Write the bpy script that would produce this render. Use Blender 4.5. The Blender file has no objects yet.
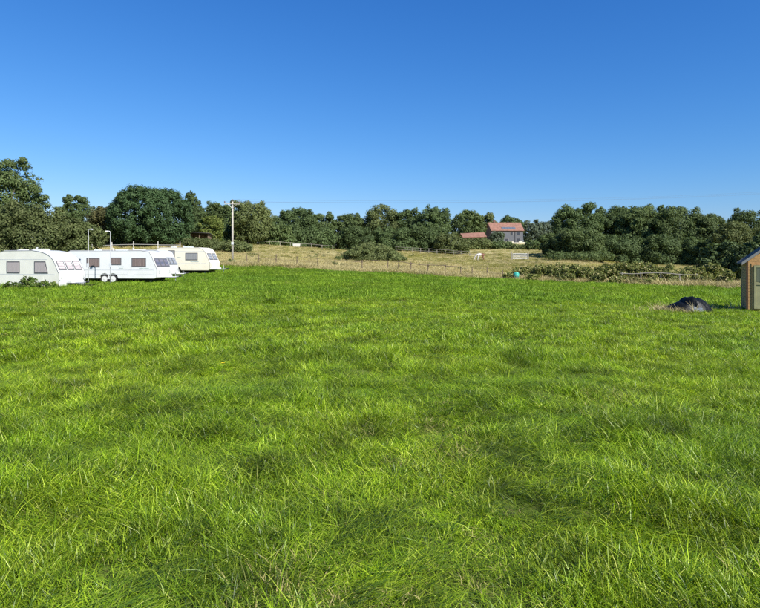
import bpy, bmesh, math, random
import numpy as np
from mathutils import Vector, Matrix, Euler

SC = bpy.context.scene
COL = SC.collection
PI = math.pi
R = math.radians

# ------------------------------------------------------------------ camera, sky, sun, exposure
F, CU, HR, CAM = 590.0, 380.0, 262.0, 1.65      # focal length, centre column, horizon row (photo pixels), eye height
cam_d = bpy.data.cameras.new('camera')
cam_d.sensor_width = 36.0
cam_d.lens = 36.0 * F / 760.0
cam_d.shift_y = -(304.0 - HR) / 760.0
cam_d.clip_start = 0.05
cam_d.clip_end = 6000
cam = bpy.data.objects.new('camera', cam_d)
COL.objects.link(cam)
cam.location = (0, 0, CAM)
cam.rotation_euler = (R(90), 0, 0)
SC.camera = cam

SUN_AZ, SUN_EL = 46.0, 39.0       # degrees behind the camera's right-hand side; elevation
sv = Vector((math.cos(R(SUN_EL)) * math.cos(R(SUN_AZ)), -math.cos(R(SUN_EL)) * math.sin(R(SUN_AZ)), math.sin(R(SUN_EL))))
world = bpy.data.worlds.new('World')
SC.world = world
world.use_nodes = True
wn = world.node_tree
for n in list(wn.nodes):
    wn.nodes.remove(n)
sky = wn.nodes.new('ShaderNodeTexSky')
sky.sky_type = 'NISHITA'
sky.sun_disc = False
sky.sun_elevation = R(SUN_EL)
sky.sun_rotation = math.atan2(sv.x, sv.y)
sky.altitude = 60
sky.air_density = 1.15
sky.dust_density = 0.25
sky.ozone_density = 4.0
bgn = wn.nodes.new('ShaderNodeBackground')
bgn.inputs['Strength'].default_value = 0.0525
won = wn.nodes.new('ShaderNodeOutputWorld')
sep = wn.nodes.new('ShaderNodeSeparateColor'); com = wn.nodes.new('ShaderNodeCombineColor')   # the camera's colour response: a deeper blue
wn.links.new(sky.outputs[0], sep.inputs[0])
for i_, (a_, g_) in enumerate(((.295, 1.62), (.815, 1.12), (1.99, .83))):
    pw = wn.nodes.new('ShaderNodeMath'); pw.operation = 'POWER'; pw.inputs[1].default_value = g_
    ml = wn.nodes.new('ShaderNodeMath'); ml.operation = 'MULTIPLY'; ml.inputs[1].default_value = a_
    wn.links.new(sep.outputs[i_], pw.inputs[0]); wn.links.new(pw.outputs[0], ml.inputs[0]); wn.links.new(ml.outputs[0], com.inputs[i_])
wn.links.new(com.outputs[0], bgn.inputs['Color'])
wn.links.new(bgn.outputs[0], won.inputs['Surface'])

sun_d = bpy.data.lights.new('sun', 'SUN')
sun_d.energy = 5.0
sun_d.angle = R(0.53)
sun_d.color = (1.0, 0.955, 0.88)
sun = bpy.data.objects.new('sun', sun_d)
COL.objects.link(sun)
sun.rotation_euler = sv.to_track_quat('Z', 'Y').to_euler()
sun.location = sv * 300

SC.view_settings.view_transform = 'Standard'
SC.view_settings.look = 'None'
SC.view_settings.gamma = 1.0
SC.view_settings.exposure = 0.9
SC.render.engine = 'CYCLES'
SC.cycles.use_denoising = False
SC.cycles.max_bounces = 5
SC.cycles.transmission_bounces = 4
SC.cycles.diffuse_bounces = 3
SC.cycles.glossy_bounces = 2
SC.cycles.caustics_reflective = False
SC.cycles.caustics_refractive = False

# ------------------------------------------------------------------ noise and terrain
def _hash(ix, iy, seed):
    n = (ix.astype(np.int64) * 374761393 + iy.astype(np.int64) * 668265263 + seed * 974634777) & 0xffffffff
    n = ((n ^ (n >> 13)) * 1274126177) & 0xffffffff
    n = (n ^ (n >> 16)) & 0xffffffff
    return n / 4294967295.0

def vnoise(x, y, seed=0):
    x = np.asarray(x, float); y = np.asarray(y, float)
    ix = np.floor(x); iy = np.floor(y)
    fx = x - ix; fy = y - iy
    fx = fx * fx * (3 - 2 * fx); fy = fy * fy * (3 - 2 * fy)
    a = _hash(ix, iy, seed); b = _hash(ix + 1, iy, seed); c = _hash(ix, iy + 1, seed); d = _hash(ix + 1, iy + 1, seed)
    return (a * (1 - fx) + b * fx) * (1 - fy) + (c * (1 - fx) + d * fx) * fy

def fbm(x, y, seed=0, octs=3):
    s = 0; a = 1; t = 0
    for i in range(octs):
        s = s + a * vnoise(x * 2 ** i, y * 2 ** i, seed + 17 * i); t += a; a *= 0.5
    return s / t

TU = np.array([0, 150, 250, 380, 480, 570, 650, 760], float)
TY = np.array([0, 12, 25, 40, 50, 60, 70, 85, 95, 110, 130, 150, 215, 400, 3000], float)
TZ = np.array([
    [0, 0, 0, 0, 0, 0, 0, 0],
    [0, 0, 0, 0, 0, -.05, -.1, -.1],
    [0, .05, .05, .05, 0, -.1, -.2, -.3],
    [.05, .1, .2, .2, .1, -.1, -.22, -.33],
    [.2, .25, .5, .4, .1, -.15, -.2, -.3],
    [.5, .55, .95, .62, .15, -.1, -.15, -.2],
    [1.2, 1.3, 1.6, 1.05, .5, .1, 0, 0],
    [2.8, 3.3, 2.7, 1.95, 1.1, .8, .4, .4],
    [3.8, 4.4, 3.6, 2.45, 1.55, 1.5, .7, .8],
    [4.6, 5.0, 4.8, 3.2, 2.2, 2.6, 1.2, 1.5],
    [5.0, 5.3, 5.2, 4.2, 3.4, 3.7, 2.0, 2.5],
    [5.5, 5.6, 5.6, 4.8, 4.9, 5.0, 3.0, 3.5],
    [7.5, 7.5, 7.5, 7.5, 8.6, 8.6, 6.0, 6.0],
    [8.5, 8.5, 8.5, 8.5, 9.0, 9.0, 7.0, 7.0],
    [6, 6, 6, 6, 6, 6, 6, 6]], float)

def ground_z(x, y, rough=True):
    x = np.asarray(x, float); y = np.asarray(y, float)
    u = CU + F * x / np.maximum(y, 4.0)
    u = np.clip(u, 0, 760)
    yy = np.clip(y, 0, 2999.9)
    iu = np.clip(np.searchsorted(TU, u, side='right') - 1, 0, len(TU) - 2)
    iy = np.clip(np.searchsorted(TY, yy, side='right') - 1, 0, len(TY) - 2)
    fu = (u - TU[iu]) / (TU[iu + 1] - TU[iu]); fy = (yy - TY[iy]) / (TY[iy + 1] - TY[iy])
    fu = fu * fu * (3 - 2 * fu)
    z = (TZ[iy, iu] * (1 - fu) + TZ[iy, iu + 1] * fu) * (1 - fy) + (TZ[iy + 1, iu] * (1 - fu) + TZ[iy + 1, iu + 1] * fu) * fy
    if rough:
        z = z + (vnoise(x / 3.1, y / 3.1, 5) - .5) * .10 + (vnoise(x / .85, y / .85, 6) - .5) * .11
    return z

def G(x, y):
    return float(ground_z(np.array([x]), np.array([y]))[0])

EU = np.array([-400, 0, 150, 225, 300, 380, 440, 516, 600, 700, 760, 1200], float)
EY = np.array([60, 60, 66, 66, 63, 59, 57, 55, 51, 45, 42, 30], float)
def edge_y(x, y):
    return np.interp(CU + F * np.asarray(x, float) / np.maximum(np.asarray(y, float), 4), EU, EY) + (vnoise(np.asarray(x) / 2.3, np.asarray(y) / 2.3, 31) - .5) * 1.8 + (vnoise(np.asarray(x) / 7.0, np.asarray(y) / 7.0, 33) - .5) * 3.0

def PX(u, Y):
    return (u - CU) / F * Y
def PZ(row, Y):
    return CAM + (HR - row) / F * Y

# ------------------------------------------------------------------ materials
def new_mat(name):
    m = bpy.data.materials.new(name); m.use_nodes = True
    nt = m.node_tree
    for n in list(nt.nodes):
        nt.nodes.remove(n)
    out = nt.nodes.new('ShaderNodeOutputMaterial')
    return m, nt, out

def N(nt, t, **kw):
    n = nt.nodes.new(t)
    for k, v in kw.items():
        setattr(n, k, v)
    return n

def ramp(nt, fac, stops):
    r = N(nt, 'ShaderNodeValToRGB')
    el = r.color_ramp.elements
    while len(el) > 1:
        el.remove(el[0])
    el[0].position = stops[0][0]; el[0].color = (*stops[0][1], 1)
    for p, c in stops[1:]:
        e = el.new(p); e.color = (*c, 1)
    nt.links.new(fac, r.inputs['Fac'])
    return r.outputs['Color']

def noise(nt, scale, detail=3, rough=.55, coord='pos', dist=0.0):
    if coord == 'pos':
        c = N(nt, 'ShaderNodeNewGeometry').outputs['Position']
    else:
        c = N(nt, 'ShaderNodeTexCoord').outputs['Object']
    n = N(nt, 'ShaderNodeTexNoise')
    n.inputs['Scale'].default_value = scale; n.inputs['Detail'].default_value = detail
    n.inputs['Roughness'].default_value = rough; n.inputs['Distortion'].default_value = dist
    nt.links.new(c, n.inputs['Vector'])
    return n.outputs['Fac']

def mix(nt, fac, a, b, mode='MIX'):
    m = N(nt, 'ShaderNodeMix', data_type='RGBA', blend_type=mode)
    for s, v in ((m.inputs[0], fac), (m.inputs[6], a), (m.inputs[7], b)):
        if isinstance(v, (int, float)):
            s.default_value = v
        elif isinstance(v, tuple):
            s.default_value = (*v, 1)
        else:
            nt.links.new(v, s)
    return m.outputs[2]

def math_n(nt, op, a, b=None):
    m = N(nt, 'ShaderNodeMath', operation=op)
    for s, v in ((m.inputs[0], a), (m.inputs[1], b)):
        if v is None:
            continue
        if isinstance(v, (int, float)):
            s.default_value = v
        else:
            nt.links.new(v, s)
    return m.outputs[0]

def plain(name, c, rough=.5, spec=.4, vary=.12, vscale=3.0, metal=0.0, coat=0.0, bump=0.0, bscale=40.0, dirt=None):
    m, nt, out = new_mat(name)
    p = N(nt, 'ShaderNodeBsdfPrincipled')
    f = noise(nt, vscale, 5, .6, 'obj')
    lo = tuple(v * (1 - vary) for v in c); hi = tuple(min(1, v * (1 + vary)) for v in c)
    col = ramp(nt, f, [(.3, lo), (.7, hi)])
    if dirt:
        d = noise(nt, vscale * .6, 6, .7, 'obj')
        fac = ramp(nt, d, [(.5, (0, 0, 0)), (.75, (.6, .6, .6))])
        col = mix(nt, fac, col, dirt)
    nt.links.new(col, p.inputs['Base Color'])
    p.inputs['Roughness'].default_value = rough
    p.inputs['Specular IOR Level'].default_value = spec
    p.inputs['Metallic'].default_value = metal
    p.inputs['Coat Weight'].default_value = coat
    if bump:
        b = N(nt, 'ShaderNodeBump'); b.inputs['Strength'].default_value = bump; b.inputs['Distance'].default_value = .02
        nt.links.new(noise(nt, bscale, 4, .6, 'obj'), b.inputs['Height'])
        nt.links.new(b.outputs[0], p.inputs['Normal'])
    nt.links.new(p.outputs[0], out.inputs['Surface'])
    return m

def leaf_mat(name, stops, trans=.3, rough=.62, spec=.14, wscale=.25, wamt=.5, tcol=None, wlo=.75, whi=1.25, objvar=.16, broad=0):
    """leaf surface: colour per leaf (random per island), drift over the place, some light coming through"""
    m, nt, out = new_mat(name)
    geo = N(nt, 'ShaderNodeNewGeometry')
    col = ramp(nt, geo.outputs['Random Per Island'], stops)
    w = noise(nt, wscale, 4, .6)
    gain = ramp(nt, w, [(.3, (wlo,) * 3), (.7, (whi, whi * .99, whi * .92))])
    col = mix(nt, wamt, col, mix(nt, 1.0, col, gain, 'MULTIPLY'))
    if broad:
        bn = noise(nt, broad, 3, .5)
        col = mix(nt, 1.0, col, ramp(nt, bn, [(.35, (.80, .86, .9)), (.65, (1.16, 1.08, 1.0))]), 'MULTIPLY')
    oi = N(nt, 'ShaderNodeObjectInfo')
    og = ramp(nt, oi.outputs['Random'], [(0, (1 - objvar,) * 3), (1, (1 + objvar,) * 3)])
    col = mix(nt, 1.0, col, og, 'MULTIPLY')
    p = N(nt, 'ShaderNodeBsdfPrincipled')
    nt.links.new(col, p.inputs['Base Color'])
    p.inputs['Roughness'].default_value = rough
    p.inputs['Specular IOR Level'].default_value = spec
    t = N(nt, 'ShaderNodeBsdfTranslucent')
    nt.links.new(mix(nt, 1.0, col, tcol or (1.5, 1.45, .6), 'MULTIPLY'), t.inputs['Color'])
    ms = N(nt, 'ShaderNodeMixShader'); ms.inputs[0].default_value = trans
    nt.links.new(p.outputs[0], ms.inputs[1]); nt.links.new(t.outputs[0], ms.inputs[2])
    nt.links.new(ms.outputs[0], out.inputs['Surface'])
    return m

M = {}
M['grass'] = leaf_mat('grass_blade', [(0, (.040, .090, .004)), (.3, (.138, .245, .007)), (.7, (.305, .435, .017)), (.92, (.47, .59, .07)), (1, (.62, .59, .23))],
                      trans=.32, rough=.42, spec=.34, wscale=1.5, wamt=1.0, tcol=(1.3, 1.35, .45), wlo=.42, whi=1.35, objvar=.25, broad=.30)  # species tones, with contrast widened to paint lit blades and shaded hollows
M['grass_far'] = leaf_mat('grass_blade_far', [(0, (.075, .150, .010)), (.4, (.155, .265, .018)), (.8, (.24, .365, .032)), (1, (.36, .46, .08))],
                      trans=.36, rough=.5, spec=.16, wscale=.5, wamt=1.0, tcol=(1.3, 1.35, .6), wlo=.65, whi=1.25, objvar=.25, broad=.10)
M['dry'] = leaf_mat('dry_blade', [(0, (.20, .22, .05)), (.5, (.36, .32, .12)), (1, (.50, .43, .20))], trans=.25, rough=.6, wscale=.4, tcol=(1.1, 1.0, .8))
M['straw'] = leaf_mat('straw_blade', [(0, (.25, .225, .10)), (.5, (.45, .39, .195)), (1, (.64, .56, .32))], trans=.25, rough=.6, wscale=.08, wamt=.8, tcol=(1.1, 1.0, .75))
M['meadow_green'] = leaf_mat('meadow_blade', [(0, (.125, .145, .036)), (.5, (.25, .245, .075)), (1, (.42, .37, .15))], trans=.3, rough=.55, wscale=.08, wamt=.8)
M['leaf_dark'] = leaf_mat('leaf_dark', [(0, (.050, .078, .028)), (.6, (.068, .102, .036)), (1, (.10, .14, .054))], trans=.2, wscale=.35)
M['leaf_evergreen'] = leaf_mat('leaf_evergreen', [(0, (.030, .060, .022)), (.6, (.044, .082, .030)), (1, (.072, .115, .046))], trans=.15, wscale=.5)
M['leaf_oak'] = leaf_mat('leaf_oak', [(0, (.058, .088, .030)), (.6, (.080, .116, .040)), (1, (.125, .16, .062))], trans=.22, wscale=.3)
M['leaf_olive'] = leaf_mat('leaf_olive', [(0, (.068, .090, .030)), (.6, (.096, .12, .042)), (1, (.145, .165, .066))], trans=.22, wscale=.3)
M['leaf_brown'] = leaf_mat('leaf_brown', [(0, (.05, .058, .022)), (.6, (.085, .088, .034)), (1, (.15, .135, .06))], trans=.2, wscale=.3)
M['leaf_light'] = leaf_mat('leaf_light', [(0, (.06, .09, .018)), (.6, (.105, .14, .03)), (1, (.19, .21, .06))], trans=.28, wscale=.4)
M['leaf_grey'] = leaf_mat('leaf_grey', [(0, (.06, .085, .055)), (.6, (.095, .13, .085)), (1, (.16, .19, .13))], trans=.2, wscale=.3)  # haze of the far trees put into leaf colour; house shrub truly grey-green
M['leaf_bramble'] = leaf_mat('leaf_bramble', [(0, (.055, .08, .018)), (.45, (.115, .145, .036)), (.8, (.22, .225, .07)), (1, (.44, .39, .20))], trans=.25, wscale=.5)
M['leaf_weed'] = leaf_mat('leaf_weed', [(0, (.04, .075, .012)), (.6, (.08, .13, .025)), (1, (.17, .18, .06))], trans=.3, wscale=.8)
M['bark'] = plain('bark', (.11, .09, .07), .9, .1, .35, 4, bump=.6)

# ground: soil and thatch under the blades, straw-coloured under the meadow
m, nt, out = new_mat('ground')
p = N(nt, 'ShaderNodeBsdfPrincipled')
att = N(nt, 'ShaderNodeAttribute'); att.attribute_name = 'meadow'
turf = ramp(nt, noise(nt, .9, 6, .6), [(.3, (.060, .095, .012)), (.6, (.10, .145, .02)), (.8, (.15, .17, .04))])
turf = mix(nt, ramp(nt, noise(nt, 9, 4, .6), [(.45, (0, 0, 0)), (.7, (.7, .7, .7))]), turf, (.09, .075, .035))
mead = ramp(nt, noise(nt, .22, 8, .65), [(.3, (.17, .165, .06)), (.5, (.31, .27, .115)), (.7, (.45, .39, .19))])
col = mix(nt, att.outputs['Fac'], turf, mead)
nt.links.new(col, p.inputs['Base Color'])
p.inputs['Roughness'].default_value = .95; p.inputs['Specular IOR Level'].default_value = .1
b = N(nt, 'ShaderNodeBump'); b.inputs['Strength'].default_value = .7; b.inputs['Distance'].default_value = .08
nt.links.new(noise(nt, 6, 8, .7), b.inputs['Height']); nt.links.new(b.outputs[0], p.inputs['Normal'])
nt.links.new(p.outputs[0], out.inputs['Surface'])
M['ground'] = m

# ------------------------------------------------------------------ mesh helpers
class MB:
    def __init__(s):
        s.v = []; s.f = []; s.m = []
    def quad(s, a, b, c, d, mi=0):
        i = len(s.v); s.v += [a, b, c, d]; s.f.append((i, i + 1, i + 2, i + 3)); s.m.append(mi); return s
    def box(s, x0, x1, y0, y1, z0, z1, mi=0, T=None):
        i = len(s.v)
        vs = [(x0, y0, z0), (x1, y0, z0), (x1, y1, z0), (x0, y1, z0), (x0, y0, z1), (x1, y0, z1), (x1, y1, z1), (x0, y1, z1)]
        if T is not None:
            vs = [tuple(T @ Vector(q)) for q in vs]
        s.v += vs
        for q in ((0, 3, 2, 1), (4, 5, 6, 7), (0, 1, 5, 4), (1, 2, 6, 5), (2, 3, 7, 6), (3, 0, 4, 7)):
            s.f.append(tuple(i + k for k in q)); s.m.append(mi)
        return s
    def tube(s, pts, rad, n=8, cap=True, mi=0):
        pts = [Vector(q) for q in pts]
        if not hasattr(rad, '__len__'):
            rad = [rad] * len(pts)
        base = len(s.v)
        up = Vector((0, 0, 1))
        for k, q in enumerate(pts):
            d = (pts[min(k + 1, len(pts) - 1)] - pts[max(k - 1, 0)])
            d = d.normalized() if d.length > 1e-9 else Vector((0, 0, 1))
            a = d.cross(up if abs(d.z) < .95 else Vector((1, 0, 0))).normalized(); b_ = d.cross(a)
            for j in range(n):
                t = 2 * PI * j / n
                s.v.append(tuple(q + (a * math.cos(t) + b_ * math.sin(t)) * rad[k]))
        for k in range(len(pts) - 1):
            for j in range(n):
                j2 = (j + 1) % n
                s.f.append((base + k * n + j, base + k * n + j2, base + (k + 1) * n + j2, base + (k + 1) * n + j)); s.m.append(mi)
        if cap:
            s.f.append(tuple(base + j for j in range(n))); s.m.append(mi)
            s.f.append(tuple(base + (len(pts) - 1) * n + j for j in reversed(range(n)))); s.m.append(mi)
        return s
    def prism(s, poly, y0, y1, mi=0, mcap=0):
        """poly in (x,z), swept from y0 to y1"""
        i = len(s.v); n = len(poly)
        s.v += [(x, y0, z) for x, z in poly] + [(x, y1, z) for x, z in poly]
        s.f.append(tuple(i + k for k in range(n))); s.m.append(mcap)
        s.f.append(tuple(i + n + k for k in reversed(range(n)))); s.m.append(mcap)
        for k in range(n):
            k2 = (k + 1) % n
            s.f.append((i + k2, i + k, i + n + k, i + n + k2)); s.m.append(mi)
        return s
    def disc(s, c, r, depth, n=20, axis='y', mi=0):
        c = Vector(c); d = {'y': Vector((0, 1, 0)), 'x': Vector((1, 0, 0)), 'z': Vector((0, 0, 1))}[axis]
        return s.tube([c - d * depth / 2, c + d * depth / 2], r, n, True, mi)
    def mesh(s, name, mats, smooth=False, bevel=0.0, bseg=2):
        me = bpy.data.meshes.new(name)
        me.from_pydata(s.v, [], s.f)
        for mm in (mats if isinstance(mats, (list, tuple)) else [mats]):
            me.materials.append(mm)
        me.polygons.foreach_set('material_index', s.m)
        bm = bmesh.new(); bm.from_mesh(me)
        bmesh.ops.recalc_face_normals(bm, faces=bm.faces)
        if bevel:
            es = [e for e in bm.edges if len(e.link_faces) == 2 and e.calc_face_angle(0) > .6]
            bmesh.ops.bevel(bm, geom=es, offset=bevel, segments=bseg, profile=.5, affect='EDGES')
        bm.to_mesh(me); bm.free()
        if smooth:
            me.polygons.foreach_set('use_smooth', [True] * len(me.polygons))
        me.update()
        return me
    def obj(s, name, mats, parent=None, **kw):
        return link(name, s.mesh(name, mats, **kw), parent)

def link(name, data, parent=None):
    o = bpy.data.objects.new(name, data); COL.objects.link(o)
    if parent is not None:
        o.parent = parent
    return o

def tag(o, label=None, cat=None, group=None, kind=None):
    if label: o['label'] = label
    if cat: o['category'] = cat
    if group: o['group'] = group
    if kind: o['kind'] = kind
    return o

def thing(name, label, cat, loc=(0, 0, 0), rz=0.0, group=None):
    o = link(name, None); o.location = loc; o.rotation_euler = (0, 0, rz)
    o.empty_display_size = .2
    return tag(o, label, cat, group)

def np_mesh(name, V, Q, mat, tri=False):
    k = 3 if tri else 4
    me = bpy.data.meshes.new(name)
    me.vertices.add(len(V)); me.vertices.foreach_set('co', np.ascontiguousarray(V, dtype=np.float32).ravel())
    me.loops.add(len(Q) * k); me.loops.foreach_set('vertex_index', np.ascontiguousarray(Q, dtype=np.int32).ravel())
    me.polygons.add(len(Q)); me.polygons.foreach_set('loop_start', np.arange(0, len(Q) * k, k, dtype=np.int32))
    me.materials.append(mat)
    me.update(calc_edges=True)
    return me

# ------------------------------------------------------------------ ground sheet
def axis(core0, core1, step, far, k):
    a = np.arange(core0, core1 + step / 2, step)
    e = step * k ** np.arange(1, 200); e = np.cumsum(e)
    hi = core1 + e[core1 + e < far]; lo = core0 - e[core0 - e > -far]
    return np.concatenate([lo[::-1], a, hi])
gx = axis(-10, 10, .3, 3000, 1.035)
gy = -np.array([2500, 1500, 900, 500, 280, 150, 80, 40, 20, 10, 5, 2], float)
ya = axis(0, 14, .3, 3000, 1.02); gy = np.concatenate([gy, ya[ya >= 0]])
XX, YY = np.meshgrid(gx, gy)
ZZ = ground_z(XX, YY)
nx, ny = len(gx), len(gy)
V = np.stack([XX.ravel(), YY.ravel(), ZZ.ravel()], 1)
ii = np.arange(nx * ny).reshape(ny, nx)
Q = np.stack([ii[:-1, :-1].ravel(), ii[:-1, 1:].ravel(), ii[1:, 1:].ravel(), ii[1:, :-1].ravel()], 1)
gme = np_mesh('ground', V, Q, M['ground'])
gme.polygons.foreach_set('use_smooth', [True] * len(gme.polygons))
at = gme.attributes.new('meadow', 'FLOAT', 'POINT')
md = np.clip((YY - edge_y(XX, YY)) / 1.0 + .5, 0, 1).ravel()
at.data.foreach_set('value', md.astype(np.float32))
tag(link('ground', gme), kind='structure')

# ------------------------------------------------------------------ grass (uncountable: scattered tufts)
def tuft_mesh(name, seed, nb, radius, h0, h1, w, lean, curve, mat, drift=None, droop=.4, up=1.0, seed_head=0.0):
    r = np.random.default_rng(seed)
    ra = radius * np.sqrt(r.random(nb)); th = r.random(nb) * 2 * PI
    base = np.stack([ra * np.cos(th), ra * np.sin(th), np.full(nb, -.015)], 1)
    az = r.random(nb) * 2 * PI
    if drift is not None:
        az = drift + r.normal(0, .75, nb)
    d = np.stack([np.cos(az), np.sin(az), np.zeros(nb)], 1)
    h = h0 + (h1 - h0) * r.random(nb) ** 1.4
    if nb > 85:                                             # little clumps and hollows inside a tuft
        cl = vnoise(base[:, 0] / (radius * .38) + seed * 3.1, base[:, 1] / (radius * .38) + seed * 1.7, seed)
        h = h * (.55 + .9 * cl)
    ln = lean * (.3 + r.random(nb)); cv = curve * (.2 + 1.2 * r.random(nb)); dr = droop * (.3 + r.random(nb))
    tw = az + PI / 2 + r.normal(0, .7, nb)
    s = np.stack([np.cos(tw), np.sin(tw), np.zeros(nb)], 1)
    ww = w * (.6 + .8 * r.random(nb))
    ts = [0, .4, .75, 1.0]; wf = [.8, 1.0, .65, 0]
    V = []
    for t, f_ in zip(ts, wf):
        c = base + d * (h * (ln * t + cv * t * t))[:, None]
        c[:, 2] += h * (up * t - dr * t * t)
        if f_ > 0:
            V.append(c - s * (ww * f_ / 2)[:, None]); V.append(c + s * (ww * f_ / 2)[:, None])
        else:
            V.append(c)
    V = np.stack(V, 1)           # nb,7,3
    me = bpy.data.meshes.new(name)
    V = V.reshape(-1, 3)
    fl = []; st = []; n = 0
    b0 = np.arange(nb) * 7
    loops = np.stack([b0, b0 + 1, b0 + 3, b0 + 2, b0 + 2, b0 + 3, b0 + 5, b0 + 4, b0 + 4, b0 + 5, b0 + 6], 1)
    starts = (np.arange(nb) * 11)[:, None] + np.array([0, 4, 8])
    me.vertices.add(len(V)); me.vertices.foreach_set('co', V.astype(np.float32).ravel())
    me.loops.add(loops.size); me.loops.foreach_set('vertex_index', loops.astype(np.int32).ravel())
    me.polygons.add(nb * 3); me.polygons.foreach_set('loop_start', starts.astype(np.int32).ravel())
    me.polygons.foreach_set('use_smooth', [True] * (nb * 3))
    me.materials.append(mat)
    me.update(calc_edges=True)
    return me

def proto(colname, meshes):
    c = bpy.data.collections.new(colname)
    for i, me in enumerate(meshes):
        o = bpy.data.objects.new('%s_%02d' % (colname, i), me)
        c.objects.link(o)
    return c

def scatter(name, pts, rot, scl, idx, coll):
    me = bpy.data.meshes.new(name)
    n = len(pts)
    me.vertices.add(n); me.vertices.foreach_set('co', pts.astype(np.float32).ravel())
    for nm, arr in (('rot', rot), ('scl', scl)):
        a = me.attributes.new(nm, 'FLOAT_VECTOR', 'POINT'); a.data.foreach_set('vector', arr.astype(np.float32).ravel())
    a = me.attributes.new('pick', 'INT', 'POINT'); a.data.foreach_set('value', idx.astype(np.int32))
    o = link(name, me)
    ng = bpy.data.node_groups.new(name + '_nodes', 'GeometryNodeTree')
    ng.interface.new_socket('Geometry', in_out='INPUT', socket_type='NodeSocketGeometry')
    ng.interface.new_socket('Geometry', in_out='OUTPUT', socket_type='NodeSocketGeometry')
    gi = ng.nodes.new('NodeGroupInput'); go = ng.nodes.new('NodeGroupOutput')
    ci = ng.nodes.new('GeometryNodeCollectionInfo'); ci.inputs['Collection'].default_value = coll
    ci.inputs['Separate Children'].default_value = True; ci.inputs['Reset Children'].default_value = True
    ip = ng.nodes.new('GeometryNodeInstanceOnPoints'); ip.inputs['Pick Instance'].default_value = True
    def na(nm, dt):
        q = ng.nodes.new('GeometryNodeInputNamedAttribute'); q.data_type = dt; q.inputs['Name'].default_value = nm
        return q.outputs['Attribute']
    ng.links.new(gi.outputs[0], ip.inputs['Points']); ng.links.new(ci.outputs[0], ip.inputs['Instance'])
    ng.links.new(na('pick', 'INT'), ip.inputs['Instance Index'])
    ng.links.new(na('rot', 'FLOAT_VECTOR'), ip.inputs['Rotation']); ng.links.new(na('scl', 'FLOAT_VECTOR'), ip.inputs['Scale'])
    ng.links.new(ip.outputs[0], go.inputs[0])
    md_ = o.modifiers.new('scatter', 'NODES'); md_.node_group = ng
    return o

rg = np.random.default_rng(7)
def sample_field(dens, ymin, ymax, dmax):
    """points over the view wedge (with a margin), density by a function of distance"""
    out = []
    edges = np.geomspace(max(ymin, .5), ymax, 28)
    for a, b_ in zip(edges[:-1], edges[1:]):
        hw = .70 * b_ + 3.0
        n = int(dens((a + b_) / 2) * (b_ - a) * 2 * hw)
        out.append(np.stack([rg.uniform(-hw, hw, n), rg.uniform(a, b_, n)], 1))
    return np.concatenate(out)

near = proto('grass_near', [tuft_mesh('grass_near', 100 + i, 200, .25, .055, .125, .0046, .55, .85, M['grass']) for i in range(8)] +
             [tuft_mesh('grass_near_tall', 120 + i, 140, .23, .075, .165, .0050, .5, .9, M['grass'], droop=.4) for i in range(4)] +
             [tuft_mesh('grass_near_laid', 140 + i, 130, .22, .12, .22, .0046, .7, .9, M['grass'], drift=0.0, droop=.55, up=.75) for i in range(3)] +
             [tuft_mesh('grass_near_dry', 150 + i, 90, .22, .04, .10, .0045, .5, .7, M['dry'], droop=.4) for i in range(2)])
mid = proto('grass_mid', [tuft_mesh('grass_mid', 200 + i, 110, .32, .055, .125, .0085, .5, .8, M['grass']) for i in range(6)] +
            [tuft_mesh('grass_mid_tall', 220 + i, 85, .30, .075, .17, .0092, .45, .85, M['grass'], droop=.4) for i in range(3)] +
            [tuft_mesh('grass_mid_laid', 240 + i, 80, .30, .12, .22, .0085, .6, .8, M['grass'], drift=0.0, droop=.5, up=.8) for i in range(2)] +
            [tuft_mesh('grass_mid_dry', 250, 60, .28, .04, .12, .007, .5, .7, M['dry'], droop=.4)])
far = proto('grass_far', [tuft_mesh('grass_far', 300 + i, 110, .7, .05, .15, .020, .35, .55, M['grass_far']) for i in range(6)] +
            [tuft_mesh('grass_far_tall', 320 + i, 90, .6, .08, .21, .021, .35, .65, M['grass_far'], droop=.4) for i in range(3)] +
            [tuft_mesh('grass_far_dry', 350, 50, .6, .04, .13, .017, .5, .7, M['dry'], droop=.4)])

# bare / yellowed spots seen in the turf, and the laid-over swirl right of centre: (column, row, radius)
DRY = [(452, 432, .45), (424, 452, .30), (280, 514, .22), (470, 545, .28), (310, 575, .18), (395, 465, .2), (600, 392, .4)]
LAID = [(545, 488, .62, -.25), (330, 560, .4, .6), (620, 520, .4, -.6), (400, 535, .35, .9), (220, 470, .35, 2.5)]
def spot(x, y, spots):
    f_ = np.zeros(len(x))
    for s in spots:
        Y = CAM * F / (s[1] - HR); X = PX(s[0], Y)
        d = np.hypot(x - X, (y - Y) * .8) / s[2]
        f_ = np.maximum(f_, np.clip(1.25 - d + (vnoise(x * 6, y * 6, 9) - .5) * .8, 0, 1))
    return f_

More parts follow.
